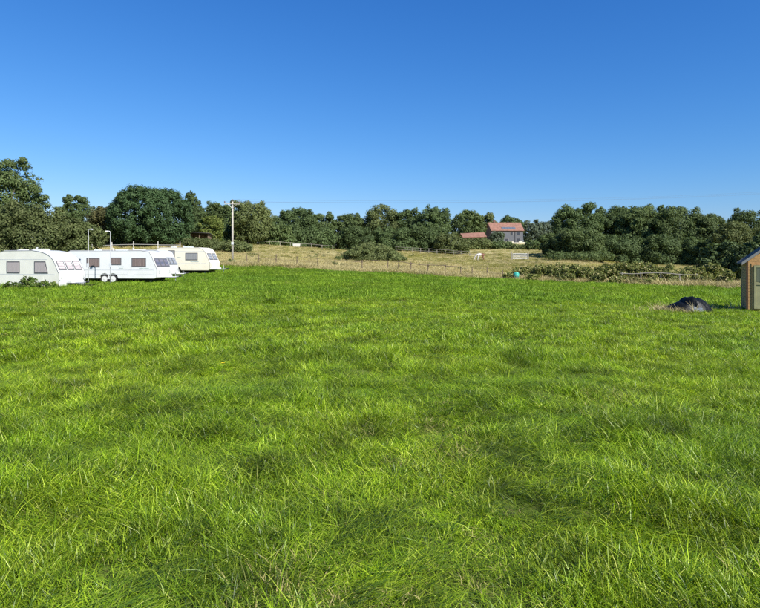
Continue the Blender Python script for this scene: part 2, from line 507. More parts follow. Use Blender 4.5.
def lay(pts, ntype, kinds, name, coll, base_scale, smin=.55):
    x, y = pts[:, 0], pts[:, 1]
    keep = y < edge_y(x, y)
    pts = pts[keep]; x, y = pts[:, 0], pts[:, 1]
    n = len(x)
    z = ground_z(x, y)
    hgt = fbm(x / 1.7, y / 1.7, 11, 3)                      # taller and shorter patches
    clump = vnoise(x / .33, y / .33, 13)
    dry = spot(x, y, DRY)
    dryn = np.clip((fbm(x / 2.6, y / 2.6, 23, 4) - .66) * 2.5, 0, .3)
    laid = spot(x, y, LAID)
    flow = vnoise(x / 1.4, y / 1.4, 41) * 2 * PI * 1.5
    rz = rg.random(n) * 2 * PI
    pick = np.zeros(n, int)
    (a0, a1), (t0, t1), (l0, l1), (d0, d1) = kinds
    u1 = rg.random(n)
    pick = rg.integers(a0, a1, n)
    tall = u1 < np.clip((hgt * .6 + clump * .4 - .45) * 2.0, .02, .6)
    pick[tall] = rg.integers(t0, t1, n)[tall]
    if l1 > l0:
        lm = (rg.random(n) < np.maximum(laid * .6, np.clip((vnoise(x / 1.1, y / 1.1, 51) - .66) * 1.6, 0, .4)))
        pick[lm] = rg.integers(l0, l1, n)[lm]
        rz[lm] = flow[lm] + rg.normal(0, .35, n)[lm]
        ls = spot(x, y, LAID) > .1
        for s in LAID:
            Y = CAM * F / (s[1] - HR); X = PX(s[0], Y)
            q = lm & (np.hypot(x - X, y - Y) < s[2] * 1.3)
            rz[q] = s[3] + (y[q] - Y) * 1.1 + rg.normal(0, .25, q.sum())
    dm = rg.random(n) < np.maximum(dry * .4, np.maximum(dryn, .015))
    pick[dm] = rg.integers(d0, d1, n)[dm]
    tus = fbm(x / .62, y / .62, 81, 2); tus = np.clip((tus - .28) / .44, 0, 1); tus = tus * tus * (3 - 2 * tus)   # tussocks and hollows
    s = base_scale * (.55 + .4 * hgt + .2 * clump) * rg.uniform(.85, 1.15, n)
    hz_ = s * (.70 + 1.0 * tus) * (1 - .15 * dry)
    s = np.maximum(s, .85)
    tilt = rg.normal(0, .10, (n, 2))
    rot = np.stack([tilt[:, 0], tilt[:, 1], rz], 1)
    hs = rg.uniform(.9, 1.15, n)
    scl = np.stack([s * hs, s * hs, hz_], 1)
    # thin out inside the dry spots so soil and thatch show
    ok = rg.random(n) > dry * .12
    o = scatter(name, np.stack([x, y, z], 1)[ok], rot[ok], scl[ok], pick[ok], coll)
    return o

o = lay(sample_field(lambda d: 62 if d < 6 else 62 * (6 / d) ** .9, .6, 11, 0), 0, ((0, 8), (8, 12), (12, 15), (15, 17)), 'lawn_grass', near, 1.0)
tag(o, 'bright green uneven grass covering the near field', 'grass', kind='stuff')
o = lay(sample_field(lambda d: 42 * min(1, (13 / d)) ** .8, 10.2, 26, 0), 0, ((0, 6), (6, 9), (9, 11), (11, 12)), 'field_grass', mid, 1.0)
tag(o, 'green grass in the middle of the field', 'grass', kind='stuff')
o = lay(sample_field(lambda d: 11 * min(1, (32 / d)) ** .7, 24.5, 70, 0), 0, ((0, 6), (6, 9), (0, 0), (9, 10)), 'distant_field_grass', far, 1.0)
tag(o, 'green grass on the far part of the field', 'grass', kind='stuff')

# dry meadow beyond the field edge
mead = proto('meadow_tuft', [tuft_mesh('straw_tuft', 400 + i, 100, .7, .2, .6, .016, .4, .5, M['straw']) for i in range(5)] +
             [tuft_mesh('meadow_green_tuft', 420 + i, 105, .75, .18, .48, .019, .4, .6, M['meadow_green']) for i in range(5)] +
             [tuft_mesh('dock_tuft', 440 + i, 70, .45, .15, .5, .06, .5, .7, M['leaf_olive']) for i in range(3)])
pts = []
for a, b_, dn in ((40, 70, 3.6), (70, 90, 2.6), (90, 118, 1.7), (118, 150, 1.0)):
    hw = .74 * b_ + 4
    n = int((b_ - a) * 2 * hw * dn)
    pts.append(np.stack([rg.uniform(-hw, hw, n), rg.uniform(a, b_, n)], 1))
pts = np.concatenate(pts); x, y = pts[:, 0], pts[:, 1]
e = edge_y(x, y); k = y > e - .3
x, y, e = x[k], y[k], e[k]; n = len(x)
u = CU + F * x / y
green = fbm(x / 7, y / 5, 61, 4) * 1.3 - .25 + np.clip((y - e) / 70, 0, .5) + np.where(u < 225, .12, 0) - .08
isg = rg.random(n) < np.clip((green - .45) * 2.0, .12, .8)
pick = np.where(isg, rg.integers(5, 10, n), rg.integers(0, 5, n))
dk = rg.random(n) < np.clip((fbm(x / 5, y / 3.5, 67, 3) - .64) * 3.0, .006, .35)
pick[dk] = rg.integers(10, 13, n)[dk]
s = rg.uniform(.55, 1.15, n) * (.6 + .6 * fbm(x / 4, y / 4, 63, 2))
s *= np.where(y - e < 3, 1.0, .8)
ne = 2600
ue = rg.uniform(-20, 790, ne); Ye = np.interp(ue, EU, EY); xe = PX(ue, Ye) + rg.normal(0, .5, ne); ye_ = Ye + rg.normal(.1, .7, ne)
kk = (ue > 225); xe, ye_ = xe[kk], ye_[kk]
x = np.concatenate([x, xe]); y = np.concatenate([y, ye_]); pick = np.concatenate([pick, np.where(rg.random(len(xe)) < .8, rg.integers(0, 5, len(xe)), rg.integers(5, 10, len(xe)))])
s = np.concatenate([s, rg.uniform(.45, 1.25, len(xe)) * (.5 + .9 * vnoise(xe / 1.5, ye_ / 1.5, 71))]); n = len(x)
o = scatter('meadow_grass', np.stack([x, y, ground_z(x, y)], 1), np.stack([rg.normal(0, .08, n), rg.normal(0, .08, n), rg.random(n) * 6.28], 1),
            np.stack([s, s, s], 1), pick, mead)
tag(o, 'dry straw-coloured meadow grass beyond the green field', 'grass', kind='stuff')

# ------------------------------------------------------------------ trees and bushes
def leaves(lobes, n, leaf, seed, mat, name='crown', shell=.5, align=1.25, zmin=None, aspect=.72, inner=.16):
    r = np.random.default_rng(seed)
    L = np.array(lobes, float)
    wgt = L[:, 3] * L[:, 4] + L[:, 3] * L[:, 5]; wgt = wgt / wgt.sum()
    def batch(m, deep):
        pi = r.choice(len(L), m, p=wgt)
        d = r.normal(0, 1, (m, 3)); d /= np.linalg.norm(d, axis=1)[:, None]
        rad = (1 - shell * r.random(m) ** 1.7) * (1 + .10 * r.normal(0, 1, m))
        if deep:
            rad = .25 + .5 * r.random(m)
        P = L[pi, :3] + d * L[pi, 3:6] * rad[:, None]
        keep = np.ones(m, bool)
        if not deep:                                   # drop leaves buried deep inside another clump
            for q in L:
                keep &= (((P - q[:3]) / q[3:6]) ** 2).sum(1) > .42
        if zmin is not None:
            keep &= P[:, 2] > zmin
        keep &= (P[:, 1] < .22 * np.abs(L[:, 1]).max()) | (r.random(m) < .3)      # thinner on the far side
        return P[keep], d[keep]
    Ps, Ds, got = [], [], 0
    for _ in range(12):
        P, d = batch(int((n - got) * 1.6) + 50, False)
        Ps.append(P); Ds.append(d); got += len(P)
        if got >= n:
            break
    P = np.concatenate(Ps)[:n]; d = np.concatenate(Ds)[:n]
    Pi, di = batch(int(n * inner), True)
    big = np.concatenate([np.ones(len(P)), np.full(len(Pi), 2.1)])
    P = np.concatenate([P, Pi]); d = np.concatenate([d, di]); n = len(P)
    nr = d * align + r.normal(0, .5, (n, 3)) + np.array([0, 0, .25])
    nr /= np.linalg.norm(nr, axis=1)[:, None]
    t = np.cross(nr, r.normal(0, 1, (n, 3))); t /= np.linalg.norm(t, axis=1)[:, None] + 1e-9
    b_ = np.cross(nr, t)
    sz = leaf * (.55 + .9 * r.random(n)) * big
    a = t * (sz * .5)[:, None]; c = b_ * (sz * .5 * aspect)[:, None]
    off = a * (r.random(n)[:, None] - .5) * .5
    V = np.stack([P - a, P - c + off, P + a, P + c + off], 1).reshape(-1, 3)
    Q = np.arange(4 * n).reshape(n, 4)
    return np_mesh(name, V, Q, mat)

def auto_lobes(w, h, seed, low=.04, dep=None, ragged=1.0, flat=1.0, peak=.5):
    """big clumps filling an uneven envelope, medium clumps over its surface, small sprigs on the outline"""
    r = np.random.default_rng(seed)
    dep = dep or w * .9
    hz = h * (1 - low) / 2; zc = h * low + hz
    L = []
    L.append((0, 0, zc, w * .33, dep * .33, hz * .72))
    for i in range(5):
        a = r.random() * 2 * PI
        L.append((math.cos(a) * w * .17, math.sin(a) * dep * .17, zc + r.uniform(-.45, .25) * hz, w * .29, dep * .29, hz * .5))
    nm = int(84 + 16 * h / max(w, 1))
    ph = r.random(4) * 6.28
    for i in range(nm):
        d = r.normal(0, 1, 3); d /= np.linalg.norm(d)
        az = math.atan2(d[1], d[0])
        k = 1 + ragged * (.09 * math.sin(2 * az + ph[0] + 3 * d[2]) + .08 * math.sin(3 * az + ph[1] - 4 * d[2])) + r.normal(0, .05) * ragged
        rr = w * r.uniform(.075, .155)
        e_ = 1 / 2.6                                    # squarish envelope
        q = np.sign(d) * np.abs(d) ** (.8)
        L.append((q[0] * (w / 2 - rr * .8) * k, q[1] * (dep / 2 - rr * .8) * k, zc + q[2] * (hz - rr * .8 * flat) * (k if d[2] > 0 else 1), rr, rr, rr * .82 * flat))
    med = L[6:]
    for i in range(int(60 * ragged)):
        c_ = med[r.integers(len(med))]
        d = np.array([c_[0], c_[1], c_[2] - zc]) / np.array([w, dep, h]) * 2 + r.normal(0, .6, 3); d[2] = abs(d[2]) if d[2] > -.3 else d[2]; d /= np.linalg.norm(d)
        rr = c_[3] * r.uniform(.25, .45)
        L.append((c_[0] + d[0] * c_[3] * .95, c_[1] + d[1] * c_[4] * .95, c_[2] + d[2] * c_[5] * .95, rr, rr, rr))
    return L

def trunk_mb(h, r0, seed, w):
    r = random.Random(seed)
    mb = MB()
    top = h * .62
    pts = [(0, 0, -.3)] + [(r.uniform(-.03, .03) * h * t, r.uniform(-.03, .03) * h * t, top * t) for t in (.25, .5, .75, 1)]
    mb.tube(pts, [r0 * 1.35, r0, r0 * .8, r0 * .6, r0 * .25], 8)
    for i in range(5):
        t = r.uniform(.3, .75); a = r.random() * 6.28; l = w * r.uniform(.22, .34)
        p0 = Vector((0, 0, top * t)); p2 = p0 + Vector((math.cos(a) * l, math.sin(a) * l, h * r.uniform(.12, .25)))
        p1 = (p0 + p2) / 2 + Vector((0, 0, -.05 * h))
        mb.tube([p0, p1, p2], [r0 * .45, r0 * .3, r0 * .08], 6)
    return mb

TREE_N = [0]
def tree(name, label, u, top, wpx, Y, mat, cat='tree', low=.03, dens=13, leaf=None, ragged=1.0, dep=None, group=None, lobes=None, gz=None, flat=1.0, shell=.5, inner=.16):
    TREE_N[0] += 1; seed = 1000 + TREE_N[0] * 7
    x = PX(u, Y); z0 = G(x, Y) if gz is None else gz
    h = PZ(top, Y) - z0; w = wpx / F * Y
    leaf = leaf or min(max(Y * .0021, .15), .6)
    t = thing(name, label, cat, (x, Y, z0), random.Random(seed).uniform(-.3, .3) if lobes is None else 0, group)
    L = lobes(w, h) if lobes else auto_lobes(w, h * .985, seed, -.4 if cat != 'tree' else low, dep, ragged, flat)
    n = int(1.5 * dens * w * h / leaf ** 2)
    n = max(300, min(n, 36000))
    link('crown', leaves(L, n, leaf, seed, M[mat], zmin=0.02, shell=shell, inner=inner), t)
    if cat == 'tree':
        trunk_mb(h, max(.12, w * .028), seed, w).obj('trunk', M['bark'], t, smooth=True)
    else:
        mb = MB(); r = random.Random(seed)
        for i in range(7):
            a = r.random() * 6.28; l = w * r.uniform(.1, .36)
            mb.tube([(0, 0, -.1), (math.cos(a) * l * .5, math.sin(a) * l * .5, h * .35), (math.cos(a) * l, math.sin(a) * l, h * r.uniform(.5, .75))], [.05, .035, .01], 5)
        mb.obj('stems', M['bark'], t)
    return t

# left group
def oak_lobes(w, h):
    r = np.random.default_rng(77); L = []
    s = 75 / F
    def at(u, row, rp, yy=0):
        L.append(((u - 5) * s, yy, PZ(row, 75) - G(PX(5, 75), 75), rp * s, rp * s, rp * s * .8))
    for u_, r_, q in ((-30, 215, 26), (0, 220, 28), (-20, 190, 20), (5, 200, 20), (18, 225, 22), (-40, 240, 26), (10, 240, 24)):
        at(u_, r_, q)
    for i in range(70):
        a = r.random() * 2 * PI; k = r.uniform(.6, 1)
        at(-10 + math.cos(a) * 42 * k, 208 - math.sin(a) * 33 * k, r.uniform(5, 9.5), r.uniform(-3, 3))
    for u_, r_, q in ((-4, 165, 8), (6, 164, 7), (15, 165, 6), (27, 167, 7), (24, 175, 6), (30, 162, 4), (13, 160, 4), (2, 173, 10), (14, 177, 9), (33, 186, 8),
                      (44, 192, 5), (47, 198, 4.5), (40, 200, 8), (46, 205, 5), (36, 210, 9), (40, 222, 8), (34, 178, 4), (-14, 162, 8), (20, 184, 10), (27, 194, 11)):
        at(u_, r_, q, r.uniform(-1.5, 1.5))
    return L
tree('oak_tree', 'tall ragged oak at the left edge, highest tree in the picture', 5, 158, 90, 75, 'leaf_oak', lobes=oak_lobes, dens=11, leaf=.22)
tree('hawthorn_bush', 'big sprawling olive hawthorn thicket behind the nearest caravan', 30, 205, 92, 63, 'leaf_olive', 'bush', leaf=.2, dens=11, ragged=1.1)
tree('hawthorn_bush', 'lower olive bush sloping down to the right behind the long white caravan', 76, 216, 52, 65, 'leaf_olive', 'bush', leaf=.2, dens=11)
tree('hawthorn_bush', 'dense olive bush cut by the left edge of the frame', -12, 212, 62, 64, 'leaf_olive', 'bush', leaf=.22, dens=10)
tree('ash_tree', 'small dark pointed tree showing above the hawthorn thicket', 76, 195, 25, 90, 'leaf_dark', dens=12)
tree('elder_tree', 'brownish tree against the left flank of the big round evergreen', 101, 207, 30, 97, 'leaf_brown', dens=12)
tree('ash_tree', 'distant low tree in the dip left of the round evergreen', 99, 205, 26, 150, 'leaf_grey', dens=10)
tree('ash_tree', 'distant green tree peeping over the hawthorn thicket beside the pointed tree', 62, 207, 26, 130, 'leaf_oak', dens=10)
def dome_lobes(w, h):
    r = np.random.default_rng(12); L = [(0, 0, h * .42, w * .40, w * .38, h * .46), (0, 0, h * .2, w * .42, w * .40, h * .22)]
    for i in range(330):
        d = r.normal(0, 1, 3); d[2] = abs(d[2]) * 1.1 - .42; d /= np.linalg.norm(d)
        az = math.atan2(d[1], d[0]); k = 1 + .05 * math.sin(3 * az + 1) + .04 * math.sin(5 * d[0] + 4 * d[2]) + r.normal(0, .02)
        rr = w * r.uniform(.035, .075)
        q = np.sign(d) * np.abs(d) ** .72; q /= max(1, (np.abs(q) ** 2.3).sum() ** (1 / 2.3))
        zz = h * .44 + q[2] * (h * .56 - rr) * k if d[2] > 0 else h * .44 + q[2] * h * .62
        L.append((q[0] * (w / 2 - rr) * k, q[1] * (w * .47 - rr) * k, max(.25, zz), rr, rr, rr * 1.15))
    return L
tree('evergreen_tree', 'huge dense round dark evergreen tree behind the caravans', 151, 186, 82, 95, 'leaf_evergreen', lobes=dome_lobes, dens=12, leaf=.21, inner=.55)
# behind the pole
tree('pine_tree', 'dark narrow tree touching the right flank of the round evergreen', 191, 193, 18, 112, 'leaf_dark', dens=12)
tree('oak_tree', 'dull green tree between the round evergreen and the utility pole', 208, 201, 34, 120, 'leaf_oak', dens=12)
tree('willow_tree', 'small yellowish green tree beside the dark field shelter', 211, 216, 24, 106, 'leaf_light', dens=12)
tree('oak_tree', 'dark tree directly behind the utility pole', 228, 204, 26, 122, 'leaf_dark', dens=12)
tree('oak_tree', 'large olive rounded tree just right of the utility pole', 251, 199.5, 40, 114, 'leaf_olive', dens=12)
tree('oak_tree', 'low dark tree in the dip right of the olive rounded tree', 272, 215, 24, 124, 'leaf_dark', dens=12)
tree('shrub', 'rounded grey-green shrub below the dip in the treeline', 281, 223, 26, 119, 'leaf_oak', 'bush', dens=12)
tree('oak_tree', 'broad dark oak left of centre with a wide flat crown', 297, 208.5, 42, 132, 'leaf_dark', dens=12)
tree('oak_tree', 'lower dark tree right of the broad dark oak', 325, 212.5, 26, 136, 'leaf_oak', dens=12)
tree('oak_tree', 'medium oak above the left end of the bramble mound', 349, 212, 30, 138, 'leaf_oak', dens=12)
tree('oak_tree', 'high broad dull-green oak above the bramble mound', 383, 206.5, 44, 140, 'leaf_olive', dens=12)
tree('oak_tree', 'dark oak above the right end of the bramble mound', 408, 210, 32, 139, 'leaf_dark', dens=12)
tree('oak_tree', 'dark upright tree that ends the central wood on the right', 434, 207.5, 34, 134, 'leaf_dark', dens=13, ragged=1.3)
tree('shrub', 'sunlit olive shrub at the right foot of the central wood', 449, 233, 34, 128, 'leaf_olive', 'bush', dens=12)
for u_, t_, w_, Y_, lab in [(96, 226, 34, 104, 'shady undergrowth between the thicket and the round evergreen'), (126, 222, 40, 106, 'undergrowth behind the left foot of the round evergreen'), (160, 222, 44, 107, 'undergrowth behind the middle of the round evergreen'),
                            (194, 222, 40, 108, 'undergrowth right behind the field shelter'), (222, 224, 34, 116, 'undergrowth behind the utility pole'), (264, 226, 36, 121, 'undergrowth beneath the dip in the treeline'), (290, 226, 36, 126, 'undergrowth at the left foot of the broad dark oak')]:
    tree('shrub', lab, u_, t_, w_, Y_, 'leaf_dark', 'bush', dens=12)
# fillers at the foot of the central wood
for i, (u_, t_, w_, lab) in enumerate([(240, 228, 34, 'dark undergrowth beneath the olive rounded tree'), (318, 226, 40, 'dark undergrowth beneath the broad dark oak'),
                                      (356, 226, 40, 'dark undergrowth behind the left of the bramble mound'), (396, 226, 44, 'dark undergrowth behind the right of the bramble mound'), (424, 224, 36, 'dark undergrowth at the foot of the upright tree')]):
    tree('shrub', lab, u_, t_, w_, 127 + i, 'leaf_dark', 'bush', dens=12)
# around the house
tree('poplar_tree', 'rounded tree behind the red barn roof', 467, 210.5, 32, 195, 'leaf_oak', dens=12)
tree('poplar_tree', 'tree just left of the house with the red roof', 484, 213, 28, 230, 'leaf_olive', dens=12)
tree('oak_tree', 'dark tree behind the ridge of the house', 510, 215.5, 26, 245, 'leaf_dark', dens=10)
tree('poplar_tree', 'pale grey-green distant tree right of the house', 532, 219.5, 22, 250, 'leaf_grey', dens=10)
tree('poplar_tree', 'pale distant tree second to the right of the house', 547, 221, 20, 255, 'leaf_grey', dens=10)
tree('poplar_tree', 'low pale distant tree in the gap before the right-hand wood', 560, 226, 22, 258, 'leaf_grey', dens=10)
tree('willow_tree', 'bluish grey-green shrub in front of the left part of the house', 497, 231, 14, 200, 'leaf_grey', dens=12)
tree('shrub', 'olive hedge shrub below the red barn roof', 476, 237.5, 30, 150, 'leaf_olive', 'bush', dens=12)
tree('shrub', 'dull hedge shrub below the house', 499, 240.5, 28, 152, 'leaf_oak', 'bush', dens=12)
tree('shrub', 'low hedge shrub in front of the pale terrace wall', 520, 244, 26, 150, 'leaf_olive', 'bush', dens=12)
tree('shrub', 'low green shrub beneath the gap beside the house', 540, 239, 30, 148, 'leaf_oak', 'bush', dens=12)
# right-hand wood
tree('oak_tree', 'tall dark oak that begins the right-hand wood', 577, 203.5, 46, 118, 'leaf_dark', dens=13, ragged=1.2)
tree('oak_tree', 'sunlit green bushy tree at the left foot of the right-hand wood', 578, 228, 50, 108, 'leaf_oak', dens=12)
tree('oak_tree', 'low green tree left of the sunlit bushy one', 552, 232, 26, 112, 'leaf_oak', dens=12)
tree('oak_tree', 'dark oak second from the left in the right-hand wood', 611, 206.5, 42, 121, 'leaf_dark', dens=13, ragged=.7)
tree('oak_tree', 'broad oak in the middle of the right-hand wood', 641, 204, 48, 117, 'leaf_oak', dens=13, ragged=.7)
tree('oak_tree', 'largest broad oak right of the middle of the right-hand wood', 676, 205.5, 56, 114, 'leaf_oak', dens=13, ragged=.7)
tree('oak_tree', 'oak whose crown slopes down at the right of the wood', 707, 213, 42, 112, 'leaf_oak', dens=13, ragged=.7)
tree('oak_tree', 'paler olive tree left of and beyond the timber shed', 733, 222, 46, 100, 'leaf_olive', dens=13)
tree('oak_tree', 'distant dark tree at the right edge of the frame', 752, 207.5, 44, 150, 'leaf_dark', dens=11)
tree('oak_tree', 'olive tree behind the shed roof at the right edge', 768, 224, 44, 98, 'leaf_olive', dens=12)
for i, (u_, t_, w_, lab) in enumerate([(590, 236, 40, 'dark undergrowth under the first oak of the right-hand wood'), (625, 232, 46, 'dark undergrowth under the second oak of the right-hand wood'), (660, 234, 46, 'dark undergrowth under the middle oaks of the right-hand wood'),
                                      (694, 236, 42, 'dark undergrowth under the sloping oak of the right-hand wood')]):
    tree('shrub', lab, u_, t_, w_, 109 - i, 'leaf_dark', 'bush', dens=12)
tree('shrub', 'low dark green hedge below the sunlit bushy tree', 578, 252, 66, 102, 'leaf_oak', 'bush', dens=12, flat=.8)
tree('shrub', 'big dark thicket between the wood and the timber shed', 722, 243, 44, 62, 'leaf_dark', 'bush', dens=12, leaf=.24)
tree('shrub', 'dark bramble thicket right behind the timber shed', 752, 236, 44, 58, 'leaf_dark', 'bush', dens=12, leaf=.24)
# meadow mound and low hedge
def mound_lobes(w, h):
    r = np.random.default_rng(5); L = [(0, 0, h * .15, w * .36, w * .28, h * .62), (-w * .18, 0, h * .1, w * .28, w * .24, h * .48), (w * .2, 0, h * .08, w * .28, w * .24, h * .46)]
    for i in range(90):
        a = r.uniform(-1, 1); env = h * (1 - abs(a) ** 2.0) * .98 + .1
        rr = r.uniform(.22, .42)
        y = r.uniform(-1, 1) * w * .3
        L.append((a * w * .48, y, max(.1, env * math.sqrt(max(0, 1 - (y / (w * .33)) ** 2)) - rr), rr * 1.3, rr * 1.3, rr))
    return L
tree('bramble_mound', 'wide low olive bramble mound in the middle of the dry meadow', 371, 242.0, 68, 84, 'leaf_olive', 'bush', lobes=mound_lobes, dens=32, leaf=.15)
tree('hedge', 'low olive hedge left of the utility pole below the field shelter', 204, 238, 42, 90, 'leaf_olive', 'bush', dens=22, leaf=.2, flat=.8)
tree('hedge', 'low olive hedge running behind the utility pole', 236, 241, 34, 90, 'leaf_olive', 'bush', dens=22, leaf=.2, flat=.8)
tree('shrub', 'small bush at the foot of the utility pole', 231.5, 259.5, 9, 68.6, 'leaf_olive', 'bush', dens=26, leaf=.16)
# bramble hedge along the right edge of the field
BR = [(510, 272.5, 16, 55), (524, 267, 24, 56), (541, 264.5, 26, 55.5), (557, 263.5, 26, 55), (573, 264, 28, 54), (590, 265.5, 26, 53), (606, 264, 28, 53.5), (623, 262.5, 28, 53),
      (641, 262, 30, 53), (659, 264, 30, 52), (676, 269, 28, 50), (694, 266, 26, 51), (711, 262, 30, 52)]
BL = ['low end of the bramble hedge behind the teal tub', 'bramble bush just right of the teal tub', 'bramble bush below the pale field gate', 'bramble bush right of the one below the gate',
      'bramble bush in front of the pale grass strip', 'yellowish bramble bush below the sunlit bushy tree', 'bramble bush left of the weathered rail', 'bramble bush at the left end of the weathered rail',
      'bramble bush behind the left half of the weathered rail', 'bramble bush behind the middle of the weathered rail', 'low bramble bush with dry grass behind it, at the rail', 'bramble bush at the right end of the weathered rail', 'bramble bush beyond the black tarpaulin heap, before the dark thicket']
for (u_, t_, w_, Y_), lab in zip(BR, BL):
    tree('bramble_bush', lab, u_, t_, w_, Y_, 'leaf_bramble', 'bush', dens=13, leaf=.125, group='brambles along the field edge', ragged=1.3)
for u_, t_, w_, Y_, lab in [(617, 275, 15, 48.6, 'small bramble clump before the left end of the weathered rail'), (634, 277, 16, 48.2, 'small bramble clump under the left part of the rail'), (652, 276.5, 17, 47.6, 'small bramble clump under the middle of the rail'),
                            (672, 279, 15, 47, 'low bramble clump under the right part of the rail'), (699, 275, 15, 46.3, 'small bramble clump before the right end of the weathered rail'), (533, 274, 14, 53, 'small yellowish bramble clump right of the teal tub'),
                            (566, 273, 18, 52, 'small bramble clump bulging from the hedge below the gate'), (598, 273, 16, 50.6, 'small bramble clump bulging from the hedge left of the rail'), (727, 271, 18, 45, 'bramble clump before the dark thicket by the shed')]:
    tree('bramble_bush', lab, u_, t_, w_, Y_, 'leaf_bramble', 'bush', dens=12, leaf=.12, group='brambles along the field edge', ragged=1.6)
# weeds by the nearest caravan
for u_, t_, w_, Y_, lab in [(30, 277, 18, 34.6, 'tall weeds against the side of the nearest caravan'), (47, 280, 18, 34.5, 'leafy weeds at the front corner of the nearest caravan'),
                            (12, 281, 16, 35.0, 'low weeds below the left window of the nearest caravan'), (90, 284, 10, 36.0, 'weeds beside the drawbar of the nearest caravan')]:
    tree('weed_clump', lab, u_, t_, w_, Y_, 'leaf_weed', 'weeds', dens=9, leaf=.12, ragged=1.6, inner=.03)

# ------------------------------------------------------------------ caravans
M['white'] = plain('caravan_white', (.58, .59, .58), .35, .5, .03, 1.2, dirt=(.54, .55, .50))
M['side_white'] = plain('caravan_side', (.60, .62, .62), .4, .5, .04, 1.0, dirt=(.50, .51, .47))
M['cream'] = plain('caravan_cream', (.70, .66, .53), .4, .5, .04, 1.0, dirt=(.60, .56, .43))
M['old_white'] = plain('caravan_old_white', (.74, .73, .64), .45, .4, .06, 1.0, dirt=(.60, .60, .48))
M['trim'] = plain('trim_grey', (.10, .10, .105), .5, .4, .1)
M['stripe'] = plain('stripe_grey', (.45, .48, .50), .5, .4, .1)
M['decal'] = plain('faded_decal', (.36, .42, .40), .6, .2, .2, 6)
M['dark'] = plain('dark_rubber', (.025, .025, .026), .7, .3, .2)
M['black'] = plain('underbody', (.02, .02, .02), .9, .1, .2)
M['steel'] = plain('galvanised_steel', (.50, .51, .51), .45, .5, .15, 8, metal=.6)
M['hatch'] = plain('hatch_plastic', (.60, .66, .66), .3, .5, .05)
M['red'] = plain('red_lens', (.35, .02, .015), .25, .5, .1)
def curtain(name, c, c2, n):
    m, nt, out = new_mat(name)
    tc = N(nt, 'ShaderNodeTexCoord')
    w = N(nt, 'ShaderNodeTexWave'); w.inputs['Scale'].default_value = n; w.inputs['Distortion'].default_value = 2.5; w.inputs['Detail'].default_value = 2
    nt.links.new(tc.outputs['Object'], w.inputs['Vector'])
    col = ramp(nt, w.outputs['Fac'], [(0, c2), (1, c)])  # wave bands paint the light and dark of curtain folds
    p = N(nt, 'ShaderNodeBsdfPrincipled'); nt.links.new(col, p.inputs['Base Color'])
    p.inputs['Roughness'].default_value = .6; p.inputs['Coat Weight'].default_value = 1.0; p.inputs['Coat Roughness'].default_value = .04
    nt.links.new(p.outputs[0], out.inputs['Surface'])
    return m
M['curtain_pale'] = curtain('pane_pale_curtain', (.50, .44, .43), (.30, .26, .26), 4)
M['curtain_brown'] = curtain('pane_brown_curtain', (.20, .15, .135), (.12, .09, .08), 3)
M['curtain_grey'] = curtain('pane_grey_curtain', (.30, .30, .29), (.17, .18, .19), 3)
M['pane_dark'] = curtain('pane_tinted', (.17, .15, .16), (.09, .09, .11), 2)

def caravan_profile(L, H, style, wheels, wr, zb=.34):
    f = L / 2
    if style == 'old':       # bulbous front, raked band of windows, long curve up into the roof
        front = [(f - .30, zb), (f - .06, zb + .06), (f, .85), (f - .02, 1.05), (f - .10, 1.16), (f - .44, 1.80), (f - .54, 1.92), (f - .78, 2.11), (f - 1.12, 2.27), (f - 1.6, 2.39), (f - 2.2, H - .02)]
        rear = [(-f + .9, H - .03), (-f + .45, H - .14), (-f + .16, H - .45), (-f + .03, 1.3), (-f, .9), (-f + .10, zb)]
    elif style == 'modern':  # steep front, raked window, step up to a flat roof
        front = [(f - .22, zb), (f - .03, zb + .08), (f, .95), (f - .05, 1.12), (f - .34, 1.80), (f - .44, 2.02), (f - .60, 2.28), (f - .85, H - .05), (f - 1.2, H)]
        rear = [(-f + .25, H), (-f + .08, H - .08), (-f + .02, H - .35), (-f, 1.2), (-f + .04, zb)]
    else:                    # rounded cream one
        front = [(f - .20, zb), (f - .02, zb + .1), (f, 1.05), (f - .10, 1.25), (f - .44, 1.95), (f - .58, 2.15), (f - .8, 2.34), (f - 1.1, H - .02)]
        rear = [(-f + .6, H), (-f + .28, H - .1), (-f + .1, H - .35), (-f, 1.3), (-f + .06, zb)]
    bottom = []
    for wx in sorted(wheels):
        for k in range(9):
            a = PI - PI * k / 8
            bottom.append((wx + math.cos(a) * (wr + .07), zb + .0 + max(0, math.sin(a)) * (wr + .05)))
    return front + rear + bottom, front, rear

